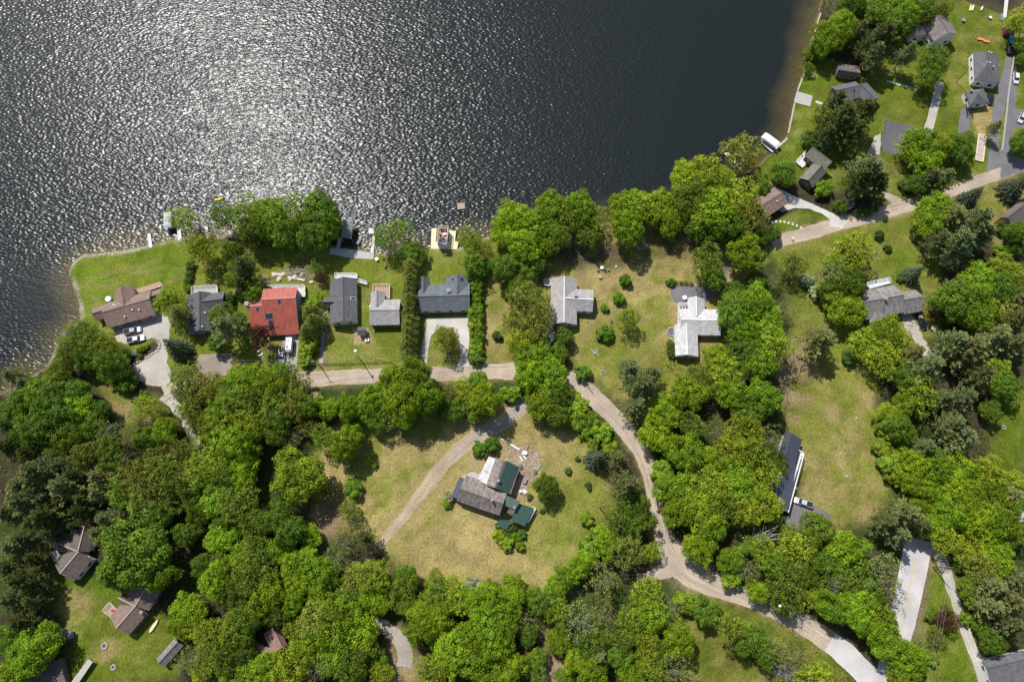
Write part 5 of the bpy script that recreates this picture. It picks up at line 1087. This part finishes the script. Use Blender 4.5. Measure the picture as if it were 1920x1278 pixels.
for i in range(4):
    p, q = P4[i], P4[(i+1) % 4]; m.beam(p+Vector((0, 0, 1)), q+Vector((0, 0, 1)), .1, .08); k = int((q-p).length/.35)
    for j in range(k+1): r = inter(p, q, j/k); m.beam(r, r+Vector((0, 0, 1)), .045, .045)
m.build('railing', WHITE, h.t)
m = MB(); a_, b_ = P(821, 452, 3.6), P(838, 463, 3.3); m.add([P(821, 455, 4.6), P(838, 448, 4.6), P(838, 462, 3.7), P(821, 461, 3.7), P(821, 455, 4.5), P(838, 448, 4.5), P(838, 462, 3.6), P(821, 461, 3.6)], [(0, 3, 2, 1), (4, 5, 6, 7), (0, 1, 5, 4), (1, 2, 6, 5), (2, 3, 7, 6), (3, 0, 4, 7)]); m.build('stair_cover', METAL, h.t)
def chair(px, py, label, mat, z=0, ang=0.0, group='garden chairs'):
    t = thing('garden_chair', label, 'chair', P(px, py, z), ang, group); m = MB(); m.box((0, 0), .6, .6, .38, .44); loc_build(m, 'seat', mat, t)
    m = MB(); m.add([(-.3, -.3, .42), (-.3, .3, .42), (-.5, .3, 1.0), (-.5, -.3, 1.0), (-.25, -.3, .42), (-.25, .3, .42), (-.45, .3, 1.0), (-.45, -.3, 1.0)], [(0, 1, 2, 3), (7, 6, 5, 4), (0, 4, 5, 1), (1, 5, 6, 2), (2, 6, 7, 3), (3, 7, 4, 0)]); loc_build(m, 'backrest', mat, t)
    for x in (-.26, .26):
        for y in (-.26, .26): m = MB(); m.box((x, y), .06, .06, 0, .38); loc_build(m, 'leg', mat, t)
    return t
def table(px, py, label, mat, w=1.2, l=1.2, z=0, ang=0.0, rnd=False, nm='table'):
    t = thing(nm, label, 'table', P(px, py, z), ang); m = MB()
    if rnd: m.tube((0, 0, .70), (0, 0, .75), w/2, w/2, 14)
    else: m.box((0, 0), l, w, .70, .75)
    loc_build(m, 'tabletop', mat, t)
    for x in (-.35, .35):
        for y in (-.35, .35): m = MB(); m.box((x*l, y*w), .07, .07, 0, .7); loc_build(m, 'leg', mat, t)
    return t
BLK = mk('black_metal', (.02, .02, .02), .6, var=0)
for i, (x, y, w) in enumerate(((827, 431, 'left'), (831, 431.5, 'middle'), (836, 431.5, 'right'))): chair(x, y, w+'most of three dark chairs at the lake end of the roof terrace' if w != 'middle' else 'middle of three dark chairs at the lake end of the roof terrace', BLK, 3.2, 1.57)
table(829, 449, 'dark long table on the boathouse roof terrace', BLK, .8, 1.8, 3.2, .4); table(834, 440, 'white small table at the middle of the roof terrace', PLAST, .6, 1.2, 3.2)
chair(826, 441, 'dark recliner facing the white terrace table', BLK, 3.2, .8); chair(826, 455, 'dark chair nearest the terrace stair cover', BLK, 3.2, -.5)
for x, y, z, l, mt in ((1128, 503, 0, 'white round garden table in the middle lawn', PLAST), (1125, 520, 0, 'tan round fire table below the white garden table', WOOD), (1508, 296, .6, 'white terrace table at the mossy grey house', PLAST)): table(x, y, l, mt, 1.2, 1.2, z, 0, True)
for x, y, l, m_ in ((1134, 507, 'dark lawn chair right of the white garden table', BLK), (1140, 506, 'second dark lawn chair right of the white garden table', GWOOD), (1155, 500, 'white lawn chair farthest right in the middle lawn', PLAST), (1122, 509, 'dark lawn chair left of the white garden table', BLK)): chair(x, y, l, m_, 0, random.uniform(0, 6))
chair(215, 1143, 'red chair on the deck of the southwest cottage', mk('red_seat', (.6, .05, .05), .6, var=0), .8, .6); chair(722, 500, 'red-brown lawn chair near the lake behind the cottage', mk('red_wood', (.35, .15, .1), .8, var=.1), 0, 2)
table(707, 487, 'white diamond-turned fire table by the dock', PLAST, 1.1, 1.1, 0, .7); chair(1523, 145, 'white lawn chair by the seawall shrubs', PLAST)
chair(1502, 290, 'dark chair on the white terrace', BLK, .6, 2); chair(1511, 303, 'dark chair at the lower end of the white terrace', BLK, .6, 1)
for i, (x, y, w) in enumerate(((1276, 575, 'upper left'), (1281, 574, 'upper middle'), (1286, 573, 'upper right'))): chair(x, y, w+' grey chair on the white deck of the three-winged house', METAL, .9, 1.5)
table(984, 849, 'white upturned table on the farmhouse rubble patch', PLAST, 1.1, 1.5, 0, -.2); table(984, 901, 'grey picnic table on the farmhouse patio', GWOOD, 1.2, 1.7, 0, 1.2, nm='picnic_table'); table(976, 921, 'low cream-framed bench table beside the white rock', CREAM, .8, .9, 0, .1)
table(1748, 617, 'square pale stone-topped table below the orange mower', STONE, 1.3, 1.7, 0, -.6)
table(1805, 40, 'pale round table among chairs on the northern lawn', GWOOD, 1.6, 1.6, 0, 0, True); table(1855, 35, 'white patio set on the northern lawn near the cove', PLAST, 1, 1, 0, .5)
# picnic benches, orange
for i, (x, y, w) in enumerate(((1837, 75, 'left'), (1848, 79, 'right'))):
    t = thing('bench', w+' one of the two long orange benches north of the cottage', 'bench', P(x, y), -.22, 'orange benches'); m = MB(); m.box((0, 0), 2.2, 1.0, .4, .5); loc_build(m, 'seat', ORG, t)
    for sx in (-.9, .9): m = MB(); m.box((sx, 0), .1, .9, 0, .4); loc_build(m, 'leg', GWOOD, t)
# stored dock sections (slatted frames)
def rack(px, py, W, L, ang, label, mat=METAL, n=6, nm='slatted_rack', z=.25):
    t = thing(nm, label, 'slatted rack', P(px, py), ang, 'stored slatted frames'); m = MB()
    for y in (-W/2, W/2): m.beam((-L/2, y, z), (L/2, y, z), .16, .14)
    loc_build(m, 'rail', mat, t); m = MB()
    for i in range(n+1): x = -L/2+L*i/n; m.beam((x, -W/2, z+.08), (x, W/2, z+.08), .12, .06)
    loc_build(m, 'slat', mat, t); m = MB()
    for x in (-L/2, L/2):
        for y in (-W/2, W/2): m.box((x, y), .1, .1, 0, z)
    loc_build(m, 'foot', mat, t)
WM = mk('pale_metal', (.6, .6, .6), .5, .2, var=.05)
rack(1061.5, 453, 3.0, 4.2, 1.65, 'ladder-like pale dock frame under the lake trees, leftmost of two upright ones', WM, 8); rack(1202, 458, 3.0, 3.6, 1.85, 'pale slatted dock frame at the foot of the shoreline trees, right one', WM, 4); rack(1009, 487, 2.4, 3.4, 2.1, 'tilted pale dock frame close to the dark trees', WM, 4)
rack(1815, 209, 2.0, 5.0, 1.5, 'black slatted frame on the asphalt below the tiny garage', BLK, 8, z=1.0)
rack(487, 662, 1.6, 1.8, .5, 'small metal frame in the shade beside the red maple', METAL, 1)
t = thing('stored_dock', 'long beige panelled dock section with cream edge on the lawn', 'dock section', P(1839.5, 278), 0); m = MB(); q4 = [P(*q) for q in ((1834, 252), (1847.5, 255), (1842, 304), (1828, 301))]; m.prism(q4, .3, .42); m.build('panel', mk('beige_panels', (.46, .36, .32), .8, var=.08), t)
m = MB()
for i in range(4): m.beam(q4[i]+Vector((0, 0, .38)), q4[(i+1) % 4]+Vector((0, 0, .38)), .28, .2)
m.build('frame', CREAM, t); m = MB()
for i in range(1, 5): m.beam(inter(q4[0], q4[3], i/5)+Vector((0, 0, .43)), inter(q4[1], q4[2], i/5)+Vector((0, 0, .43)), .1, .03)
m.build('divider', GWOOD, t); m = MB()
for p in q4: m.box(p, .25, .25, -.02, .3)
m.build('foot', GWOOD, t)
# box trailer below the red house
t = thing('box_trailer', 'white enclosed box trailer beside the white pickup', 'trailer', P(545, 649), math.atan2(-1, .02), None); m = MB(); loft(m, [(-2.3, 1.0, .95, .5, 2.5), (1.9, 1.0, .95, .5, 2.5), (2.5, .45, .4, .55, 2.3)]); loc_build(m, 'box', PLAST, t)
for y in (-1.05, 1.05):
    for x in (-.5, .4): m = MB(); m.tube((x, y-.1, .35), (x, y+.1, .35), .35, .35, 12); loc_build(m, 'wheel', DARK, t)
m = MB(); m.beam((2.4, .5, .5), (3.6, 0, .5), .1, .1); m.beam((2.4, -.5, .5), (3.6, 0, .5), .1, .1); loc_build(m, 'hitch', BLK, t)
# log trailer by the road
t = thing('log_trailer', 'small flat trailer loaded with logs and red box by the road', 'trailer', P(594, 741), .03); m = MB(); m.box((0, 0), 3.2, 1.8, .5, .62); loc_build(m, 'bed', GWOOD, t); m = MB()
for i in range(9): m.beam((random.uniform(-1.2, -.4), -.8+i*.2, .72), (random.uniform(.2, 1.3), -.8+i*.2, .75+.1*(i % 2)), .18, .18)
loc_build(m, 'logs', WOOD, t); m = MB(); m.box((.8, .3), .6, .5, .8, 1.15); loc_build(m, 'crate', ORG, t)
for y in (-.95, .95): m = MB(); m.tube((0, y-.1, .35), (0, y+.1, .35), .35, .35, 10); loc_build(m, 'wheel', DARK, t)
# mower
t = thing('riding_mower', 'orange riding mower on the grass right of the black pickup', 'mower', P(1746, 598), -1.2); m = MB(); loft(m, [(-.3, .5, .45, .3, .6), (.2, .35, .3, .4, .9), (1.0, .32, .25, .4, .85)]); loc_build(m, 'hood', ORM, t); m = MB(); m.box((-.1, 0), 1.1, 1.2, .12, .28); loc_build(m, 'mower_deck', ORM, t); m = MB(); m.box((-.55, 0), .5, .5, .6, .72); m.box((-.8, 0), .1, .5, .7, 1.05); loc_build(m, 'seat', BLK, t)
for x, y, r in ((-.6, -.5, .28), (-.6, .5, .28), (.8, -.4, .2), (.8, .4, .2)): m = MB(); m.tube((x, y-.1, r), (x, y+.1, r), r, r, 10); loc_build(m, 'wheel', DARK, t)
# rocks, timbers, debris
def rock(px, py, r, label, mat=STONE, nm='rock', group=None):
    t_ = thing(nm, label, nm, P(px, py), random.uniform(0, 6), group); m = MB(); rr = random.Random(int(px*31+py)); n = 9; vs = []
    for k, (zz, q) in enumerate(((-.05, 1), (.25, 1.05), (.5, .8), (.68, .35))):
        for i in range(n): a = 2*math.pi*i/n; e = r*q*rr.uniform(.75, 1.15); vs.append((e*math.cos(a), e*math.sin(a)*.8, zz*r*rr.uniform(.85, 1.1)))
    fs = [(k*n+i, k*n+(i+1) % n, (k+1)*n+(i+1) % n, (k+1)*n+i) for k in range(3) for i in range(n)]+[tuple(3*n+i for i in range(n))]
    m.add(vs, fs); loc_build(m, 'stone', mat, t_); return t_
def timber(a, b, w, label, mat=WOOD, nm='timber', cat='timber', z=.15, group=None):
    p, q = P(*a), P(*b); t_ = thing(nm, label, cat, (p+q)/2, 0, group); m = MB(); m.beam(p+Vector((0, 0, z)), q+Vector((0, 0, z)), w, w*.8); m.build('beam', mat, t_); return t_
timber((935, 819), (974, 843), .55, 'long pale timber pole lying above the farmhouse rubble patch', WM); timber((974, 855), (980, 864), .3, 'short white board on the rubble patch, left of two', PLAST); timber((981, 852), (986, 860), .3, 'short white board on the rubble patch, right of two', PLAST)
timber((987, 846), (991, 836), .25, 'rusty angled beam behind the white upturned table', mk('rust', (.2, .1, .06), .9))
WR = mk('white_rock', (.62, .60, .56), .9, var=.1); DR = mk('dark_rock', (.12, .12, .13), .9, var=.2)
rock(984, 922, .9, 'white boulder beside the farmhouse patio bench', WR, 'boulder'); rock(1004, 885, .9, 'dark grey boulder at the patio edge near the round tree', DR, 'boulder'); rock(976, 876, .9, 'dark round stone pile at the green roof corner', DR, 'boulder')
rr = random.Random(3)
for i in range(11):
    a = 1.2-i*.2; rock(1003+9*math.cos(a), 870-10*math.sin(a), rr.uniform(.3, .5), 'fieldstone in the curved edge right of the farmhouse patio', BRICK if i % 3 == 0 else STONE, 'fieldstone', 'fieldstones edging the farmhouse patio')
DEB = mk('pale_rubble', (.55, .5, .42), .9, var=.15)
for i, (x, y, r, w) in enumerate(((516, 516, 1.0, 'leftmost'), (524, 523, 1.1, 'second'), (532, 515, .9, 'third'), (545, 524, .8, 'fourth'), (553, 520, 1.0, 'fifth'), (566, 515, .7, 'sixth'), (584, 529, .8, 'rightmost'))): rock(x, y, r, w+' pale block from the left above the red house', DEB, 'stone_block', 'pale blocks above the red house')
timber((510, 513), (530, 516), .8, 'long pale slab above the red house', DEB); timber((540, 520), (572, 526), .7, 'pale slab right of the blocks above the red house', DEB)
t = thing('brush_pile', 'pile of cut branches and stones above the red house', 'brush pile', P(560, 508)); m = MB()
for i in range(70): a = rr.uniform(0, 6.3); c_ = Vector((rr.gauss(0, 2.2), rr.gauss(0, 1.2), rr.uniform(.1, .8))); d_ = Vector((math.cos(a), math.sin(a), rr.uniform(-.2, .2)))*rr.uniform(.5, 1.6); m.tube(c_-d_, c_+d_, .08, .05, 4)
loc_build(m, 'branches', mk('cut_branches', (.36, .31, .24), .9, var=.3), t)
t = thing('fallen_branches', 'tangle of bleached fallen trunks below the golden crowns', 'fallen branches', P(1420, 1010)); m = MB()
for i in range(16): a = .35+rr.uniform(-.35, .35); c_ = Vector((rr.uniform(-3, 2), rr.uniform(-1.5, 1.5), rr.uniform(2, 4.5))); d_ = Vector((math.cos(a), math.sin(a), rr.uniform(-.1, .2)))*rr.uniform(3, 6); m.tube(c_-d_*.6, c_+d_, .2, .06, 5); m.tube(c_, c_+Vector((d_.y*.3, d_.x*.5, 1.2)), .09, .03, 4)
m.tube((-7, -3, 0), (-3, -1, 3), .25, .2, 6); loc_build(m, 'branches', mk('bleached_wood', (.42, .38, .33), .9, var=.2), t)
def ring(px, py, r, label, mat=STONE, nm='fire_pit', n=12):
    t_ = thing(nm, label, 'fire pit' if nm == 'fire_pit' else 'planter', P(px, py)); m = MB()
    for i in range(n): a = 2*math.pi*i/n; m.box((r*math.cos(a), r*math.sin(a)), .42, .35, -.02, .32, a)
    loc_build(m, 'stones', mat, t_); m = MB(); m.tube((0, 0, -.02), (0, 0, .08), r*.85, r*.85, 16); loc_build(m, 'ash', DR, t_)
ring(196.5, 1210, .8, 'round stone-rimmed planter on the southwest lawn', STONE); ring(1147, 604, .35, 'tiny stone ring on the lawn below the lime tree', STONE); ring(1131, 698, .5, 'fire pit ringed with bare soil near the road bend', STONE); ring(1115, 660, .45, 'fire pit beside crossed pale sticks on the lawn', STONE)
ring(1259.5, 622, 1.5, 'stone-edged round planter at the deck corner of the whitish house', STONE, 'round_planter', 20); ring(1881, 801, .5, 'fire pit on bare soil in the eastern clearing', STONE); ring(213, 1250, .6, 'campfire ring beside the sticks on the southwest lawn', STONE)
for i, (a, b) in enumerate((((1108, 656), (1123, 667)), ((1112, 664), (1122, 655)))): timber(a, b, .12, ('first' if i == 0 else 'second')+' pale stick crossing the fire pit on the lawn', WM, 'stick', 'stick', .3)
for x, y, r, w in ((1587, 893, .6, 'pale stump in the right-hand field strip'), (1576, 850, .4, 'small pale stone at the top of the field strip'), (1606, 784, .5, 'grey stump high in the right-hand field'), (1494, 915, .5, 'reddish stone beside the navy-roofed house'), (1546, 1054, .3, 'grey stone in the woods below the driveway')): rock(x, y, r, w, STONE)
for x, y, w in ((1283, 559.7, 'white propane tank at the north corner of the whitish house'), (1352.5, 589, 'small white tank on the east wall of the whitish house')):
    t = thing('propane_tank', w, 'tank', P(x, y), 1.2); m = MB(); s_ = 1.0 if x < 1300 else .5
    m.lathe((0, 0), [(.3*s_, 0), (.8*s_, .15), (.85*s_, .9), (.6*s_, 1.2), (.15, 1.3)], 14); loc_build(m, 'tank_body', PLAST, t); m = MB(); m.tube((0, 0, 1.3), (0, 0, 1.45), .12, .12, 8); loc_build(m, 'valve', BLK, t)
t = thing('air_conditioner', 'grey outdoor unit on the gravel bed beside the garden shed', 'utility box', P(689, 638)); m = MB(); m.box((0, 0), 1.3, 1.0, 0, .7); loc_build(m, 'case', METAL, t); m = MB(); m.tube((0, 0, .7), (0, 0, .74), .35, .35, 12); loc_build(m, 'fan_grille', BLK, t)
for i in range(9):
    u = i/8; x = 1440+62*u; y = 416.5-3*math.sin(u*3.1)+10*u**2; dock(['nearest the garage', 'second from the garage', 'third from the garage', 'fourth from the garage', 'fifth from the garage', 'sixth from the garage', 'seventh from the garage', 'eighth from the garage', 'last before the road'][i]+' stepping stone on the oval lawn', f'{x-2.2},{y-2.4} {x+2.2},{y-2} {x+2.0},{y+2.4} {x-2.4},{y+2}', .06, mk('pale_slab', (.52, .46, .36), .9), False, 'stepping_stone', 'stepping stone', 'stepping stones on the oval lawn', 9)
# stone edging of the drive bed
eg = [(285, 632), (298, 639), (301, 648), (297, 656), (288, 662), (275, 670), (262, 677), (250, 684), (243, 690)]
t = thing('stone_edging', 'low curved stone edging around the planted bed by the pickups', 'stone edging', P(285, 660)); m = MB()
for i in range(len(eg)-1):
    a, b = P(*eg[i]), P(*eg[i+1]); k = int((b-a).length/.8)
    for j in range(k): c_ = inter(a, b, (j+.5)/k); m.box((c_.x+rr.uniform(-.1, .1), c_.y+rr.uniform(-.1, .1)), rr.uniform(.5, .9), rr.uniform(.5, .8), -.05, rr.uniform(.2, .4), rr.uniform(0, 3))
m.build('stones', STONE, t)
bedsoil = patch('planting_bed', '246,670 262,655 280,645 288,640 296,646 296,654 285,660 266,672 248,682', mk('dark_mulch', (.055, .04, .03), 1, var=.3), .034)
# seawalls
def wallrun(label, pts, h=.5, w=.38, mat=None, nm='seawall', group='seawalls', z0=-1.2):
    q = [P(x, y) for x, y in pts]; t_ = thing(nm, label, 'wall', q[len(q)//2], 0, group); m = MB(); c_ = MB()
    for i in range(len(q)-1): m.beam(q[i]+Vector((0, 0, (z0+h-.1)/2)), q[i+1]+Vector((0, 0, (z0+h-.1)/2)), w, h-.1-z0); c_.beam(q[i]+Vector((0, 0, h-.04)), q[i+1]+Vector((0, 0, h-.04)), w+.15, .12)
    m.build('wall_face', mat or STONE, t_); c_.build('coping', mk('stone_coping', (.42, .38, .31), .9, var=.15), t_)
wallrun('straight pale seawall running up to the square dock', [(1478, 250), (1484, 222), (1490, 193)], .15); wallrun('pale seawall above the square dock', [(1495, 171), (1508.6, 137)], .15); wallrun('brown seawall below the bright round maple', [(1523, 81), (1534, 38), (1539, 25)], .15)
wallrun('angled cream seawall at the covered boat', [(1476, 260), (1453, 281), (1460, 288)], .15, .6)
# fences
def fence(label, pts, h=1.0, mat=GWOOD, step=2.2, rails=(.35, .85), pick=0, nm='fence', group=None, pw=.1):
    q = [P(x, y) for x, y in pts]; t_ = thing(nm, label, 'fence', q[0], 0, group); r = MB(); po = []; pk = MB()
    for i in range(len(q)-1):
        a, b = q[i], q[i+1]; L_ = (b-a).length; k = max(1, int(L_/step))
        for j in range(k+(i == len(q)-2)): po.append(inter(a, b, j/k))
        for z_ in rails: r.beam(a+Vector((0, 0, z_)), b+Vector((0, 0, z_)), .06, .12)
        if pick:
            n_ = int(L_/pick)
            for j in range(n_): c_ = inter(a, b, (j+.5)/n_); pk.beam(c_+Vector((0, 0, .05)), c_+Vector((0, 0, h-.05)), .09, .09)
    r.build('rail', mat, t_)
    for p in po: m = MB(); m.box(p, pw, pw, -.1, h); m.build('post', mat, t_)
    if pick: pk.build('pickets', mat, t_)
fence('dark wire and post fence along the dirt road', [(610, 683.5), (660, 682), (735, 679)], .9, mk('dark_fence', (.06, .055, .05), .9)); fence('white post-and-rail fence down the paved lane', [(1899, 108), (1890, 170), (1884, 225), (1877, 284)], 1.0, WHITE, 2.4, pick=0, pw=.12)
fence('brown stockade fence at the top of the lane', [(1910, 62), (1905, 100), (1899, 134)], 1.1, mk('brown_fence', (.14, .09, .06), .9), 2.2, pick=.6); fence('rail fence beside the northern walkway', [(1655, 138), (1690, 147), (1722, 160)], 1.0, GWOOD, 2.0)
fence('grey fence beside the dark asphalt square', [(1660, 222), (1655, 250), (1651, 280)], 1.2, GWOOD, 2.0, pick=.5)
fence('white rail at the north lawn beside the boat canopy road', [(1441, 343), (1448, 349), (1456, 356)], 1.0, WHITE, 1.5)
# utility poles and wires
def pole(px, py, h, label, arm=None, lamp=False, nm='utility_pole', lean=(0, 0), mat=None):
    b = P(px, py); t_ = thing(nm, label, 'pole', b, 0, 'poles along the roads'); m = MB(); m.tube((0, 0, -.2), (lean[0], lean[1], h), .17, .11, 8); loc_build(m, 'shaft', mat or mk('pole_wood', (.20, .165, .13), .9, var=.15), t_)
    if arm is not None: m = MB(); a = Vector((math.cos(arm), math.sin(arm), 0)); m.beam(a*-1.2+Vector((lean[0], lean[1], h-.6)), a*1.2+Vector((lean[0], lean[1], h-.6)), .12, .12); loc_build(m, 'crossarm', GWOOD, t_)
    if lamp: m = MB(); m.beam((0, 0, h-.3), (lamp[0], lamp[1], h+.1), .07, .07); o = loc_build(m, 'lamp_arm', METAL, t_); m = MB(); m.box((lamp[0], lamp[1]), .75, .6, h, h+.2); loc_build(m, 'lamp_head', PLAST, t_)
    return b+Vector((lean[0], lean[1], h))
T1 = pole(681, 681, 9.5, 'wooden street-lamp pole by the dirt road below the garden shed', None, (-.6, 1.4)); T2 = pole(888, 684, 9, 'utility pole in the hedge right of the circular drive', .1); T3 = pole(452, 693, 9, 'utility pole in the shade left of the dirt road', .1); T0 = pole(604, 690, 8.5, 'utility pole beside the narrow path right of the red house', .1)
pole(1124, 950, 9, 'lone utility pole at the farmhouse lawn edge', .4); T6 = pole(1792.5, 154, 8.5, 'dark utility pole on the lawn between walkway and tiny garage', .9); T7 = pole(1441, 1140, 8.5, 'street-lamp pole on the road in the lower woods', None, (.3, 1.3)); pole(1779, 608, 9, 'leaning utility pole near the orange mower', 1, lean=(2.2, 1.8))
T9 = pole(1748, 1062, 10, 'utility pole at the top of the grass strip beside the paved road'); T10 = P(1737, 1360, 9.5)
pole(1803, 612, 7, 'grey pole behind the leaning pole', None, mat=METAL); T12 = pole(1093, 712, 8, 'utility pole in the bush at the road bend', None)
TP = P(1791, -30, 9)
def wire(a, b, label, n=4, off=.45, sag=.7):
    t_ = thing('power_line', label, 'wires', (a+b)/2, 0, 'overhead wires'); d = (b-a).normalized(); s_ = Vector((-d.y, d.x, 0))
    for k in range(n):
        m = MB(); o = s_*((k-(n-1)/2)*off)+Vector((0, 0, -.5)); N = 14; prev = None
        for i in range(N+1): u = i/N; p = a.lerp(b, u)+o-Vector((0, 0, sag*4*u*(1-u))); (m.tube(prev, p, .012, .012, 4, False) if prev else None); prev = p
        m.build('wire', mk('wire', (.42, .42, .40), .5, var=0), t_)
wire(T3, T0, 'three overhead wires across the shaded yard below the red house', 3, .8); wire(T0, T1, 'two overhead wires over the cottage lawn', 2, .9); wire(T1, T2, 'two overhead wires over the circular drive', 2, .9)
wire(T9, T10, 'bundle of overhead wires along the paved road bottom right', 3, .8, .9); wire(TP, T6, 'two overhead wires crossing the northern lawn', 2, .9); wire(T2, T12, 'overhead wires above the junction crowns', 2, .9)
# mailbox-like sign on the upper road, teal and red things by the lane
t = thing('mailbox', 'white mailbox on a leaning post beside the upper road', 'mailbox', P(1484, 449), .4); m = MB(); m.tube((0, 0, 0), (0, 0, 1.1), .06, .06, 6); loc_build(m, 'post', GWOOD, t); m = MB(); m.box((0, 0), .7, .35, 1.1, 1.45); loc_build(m, 'box', PLAST, t)
h = House('boat_shelter', 'dark red canvas shelter near the cove above the teal boat', 'shelter', 1893, 58, mk('red_canvas', (.22, .05, .05), .8), mk_roof('dark_red_canvas', (.06, .025, .028), .1)); h.wing((1884, 55), (1903, 57), (1890, 48), (1890, 65), 1.6, 2.2, win=False).done()
t = thing('landing_slab', 'pale square landing slab in the western shore trees', 'landing', P(130, 709)); m = MB(); m.prism([P(*q) for q in ((121, 706), (130, 702), (139, 708), (131, 719))], -.02, .25); m.build('slab', DECKW, t)

# loose rubble on the farmhouse patch: uncountable
m = MB(); pl = [(p.x, p.y) for p in pp('948,842 985,836 1012,850 1012,885 992,900 988,930 968,925 972,890 955,870')]
xs = [p[0] for p in pl]; ys = [p[1] for p in pl]; rq = np.random.default_rng(4)
for k in range(900):
    x, y = rq.uniform(min(xs), max(xs)), rq.uniform(min(ys), max(ys))
    if polydist(np.array([x]), np.array([y]), pl)[0] < 0: continue
    m.box((x, y), rq.uniform(.08, .45), rq.uniform(.08, .3), -.02, rq.uniform(.04, .22), rq.uniform(0, 3))
tag(m.build('rubble', mk('mixed_rubble', (.36, .32, .27), .95, var=.45, vscale=.6)), kind='stuff', label='loose stone and brick rubble beside the farmhouse')
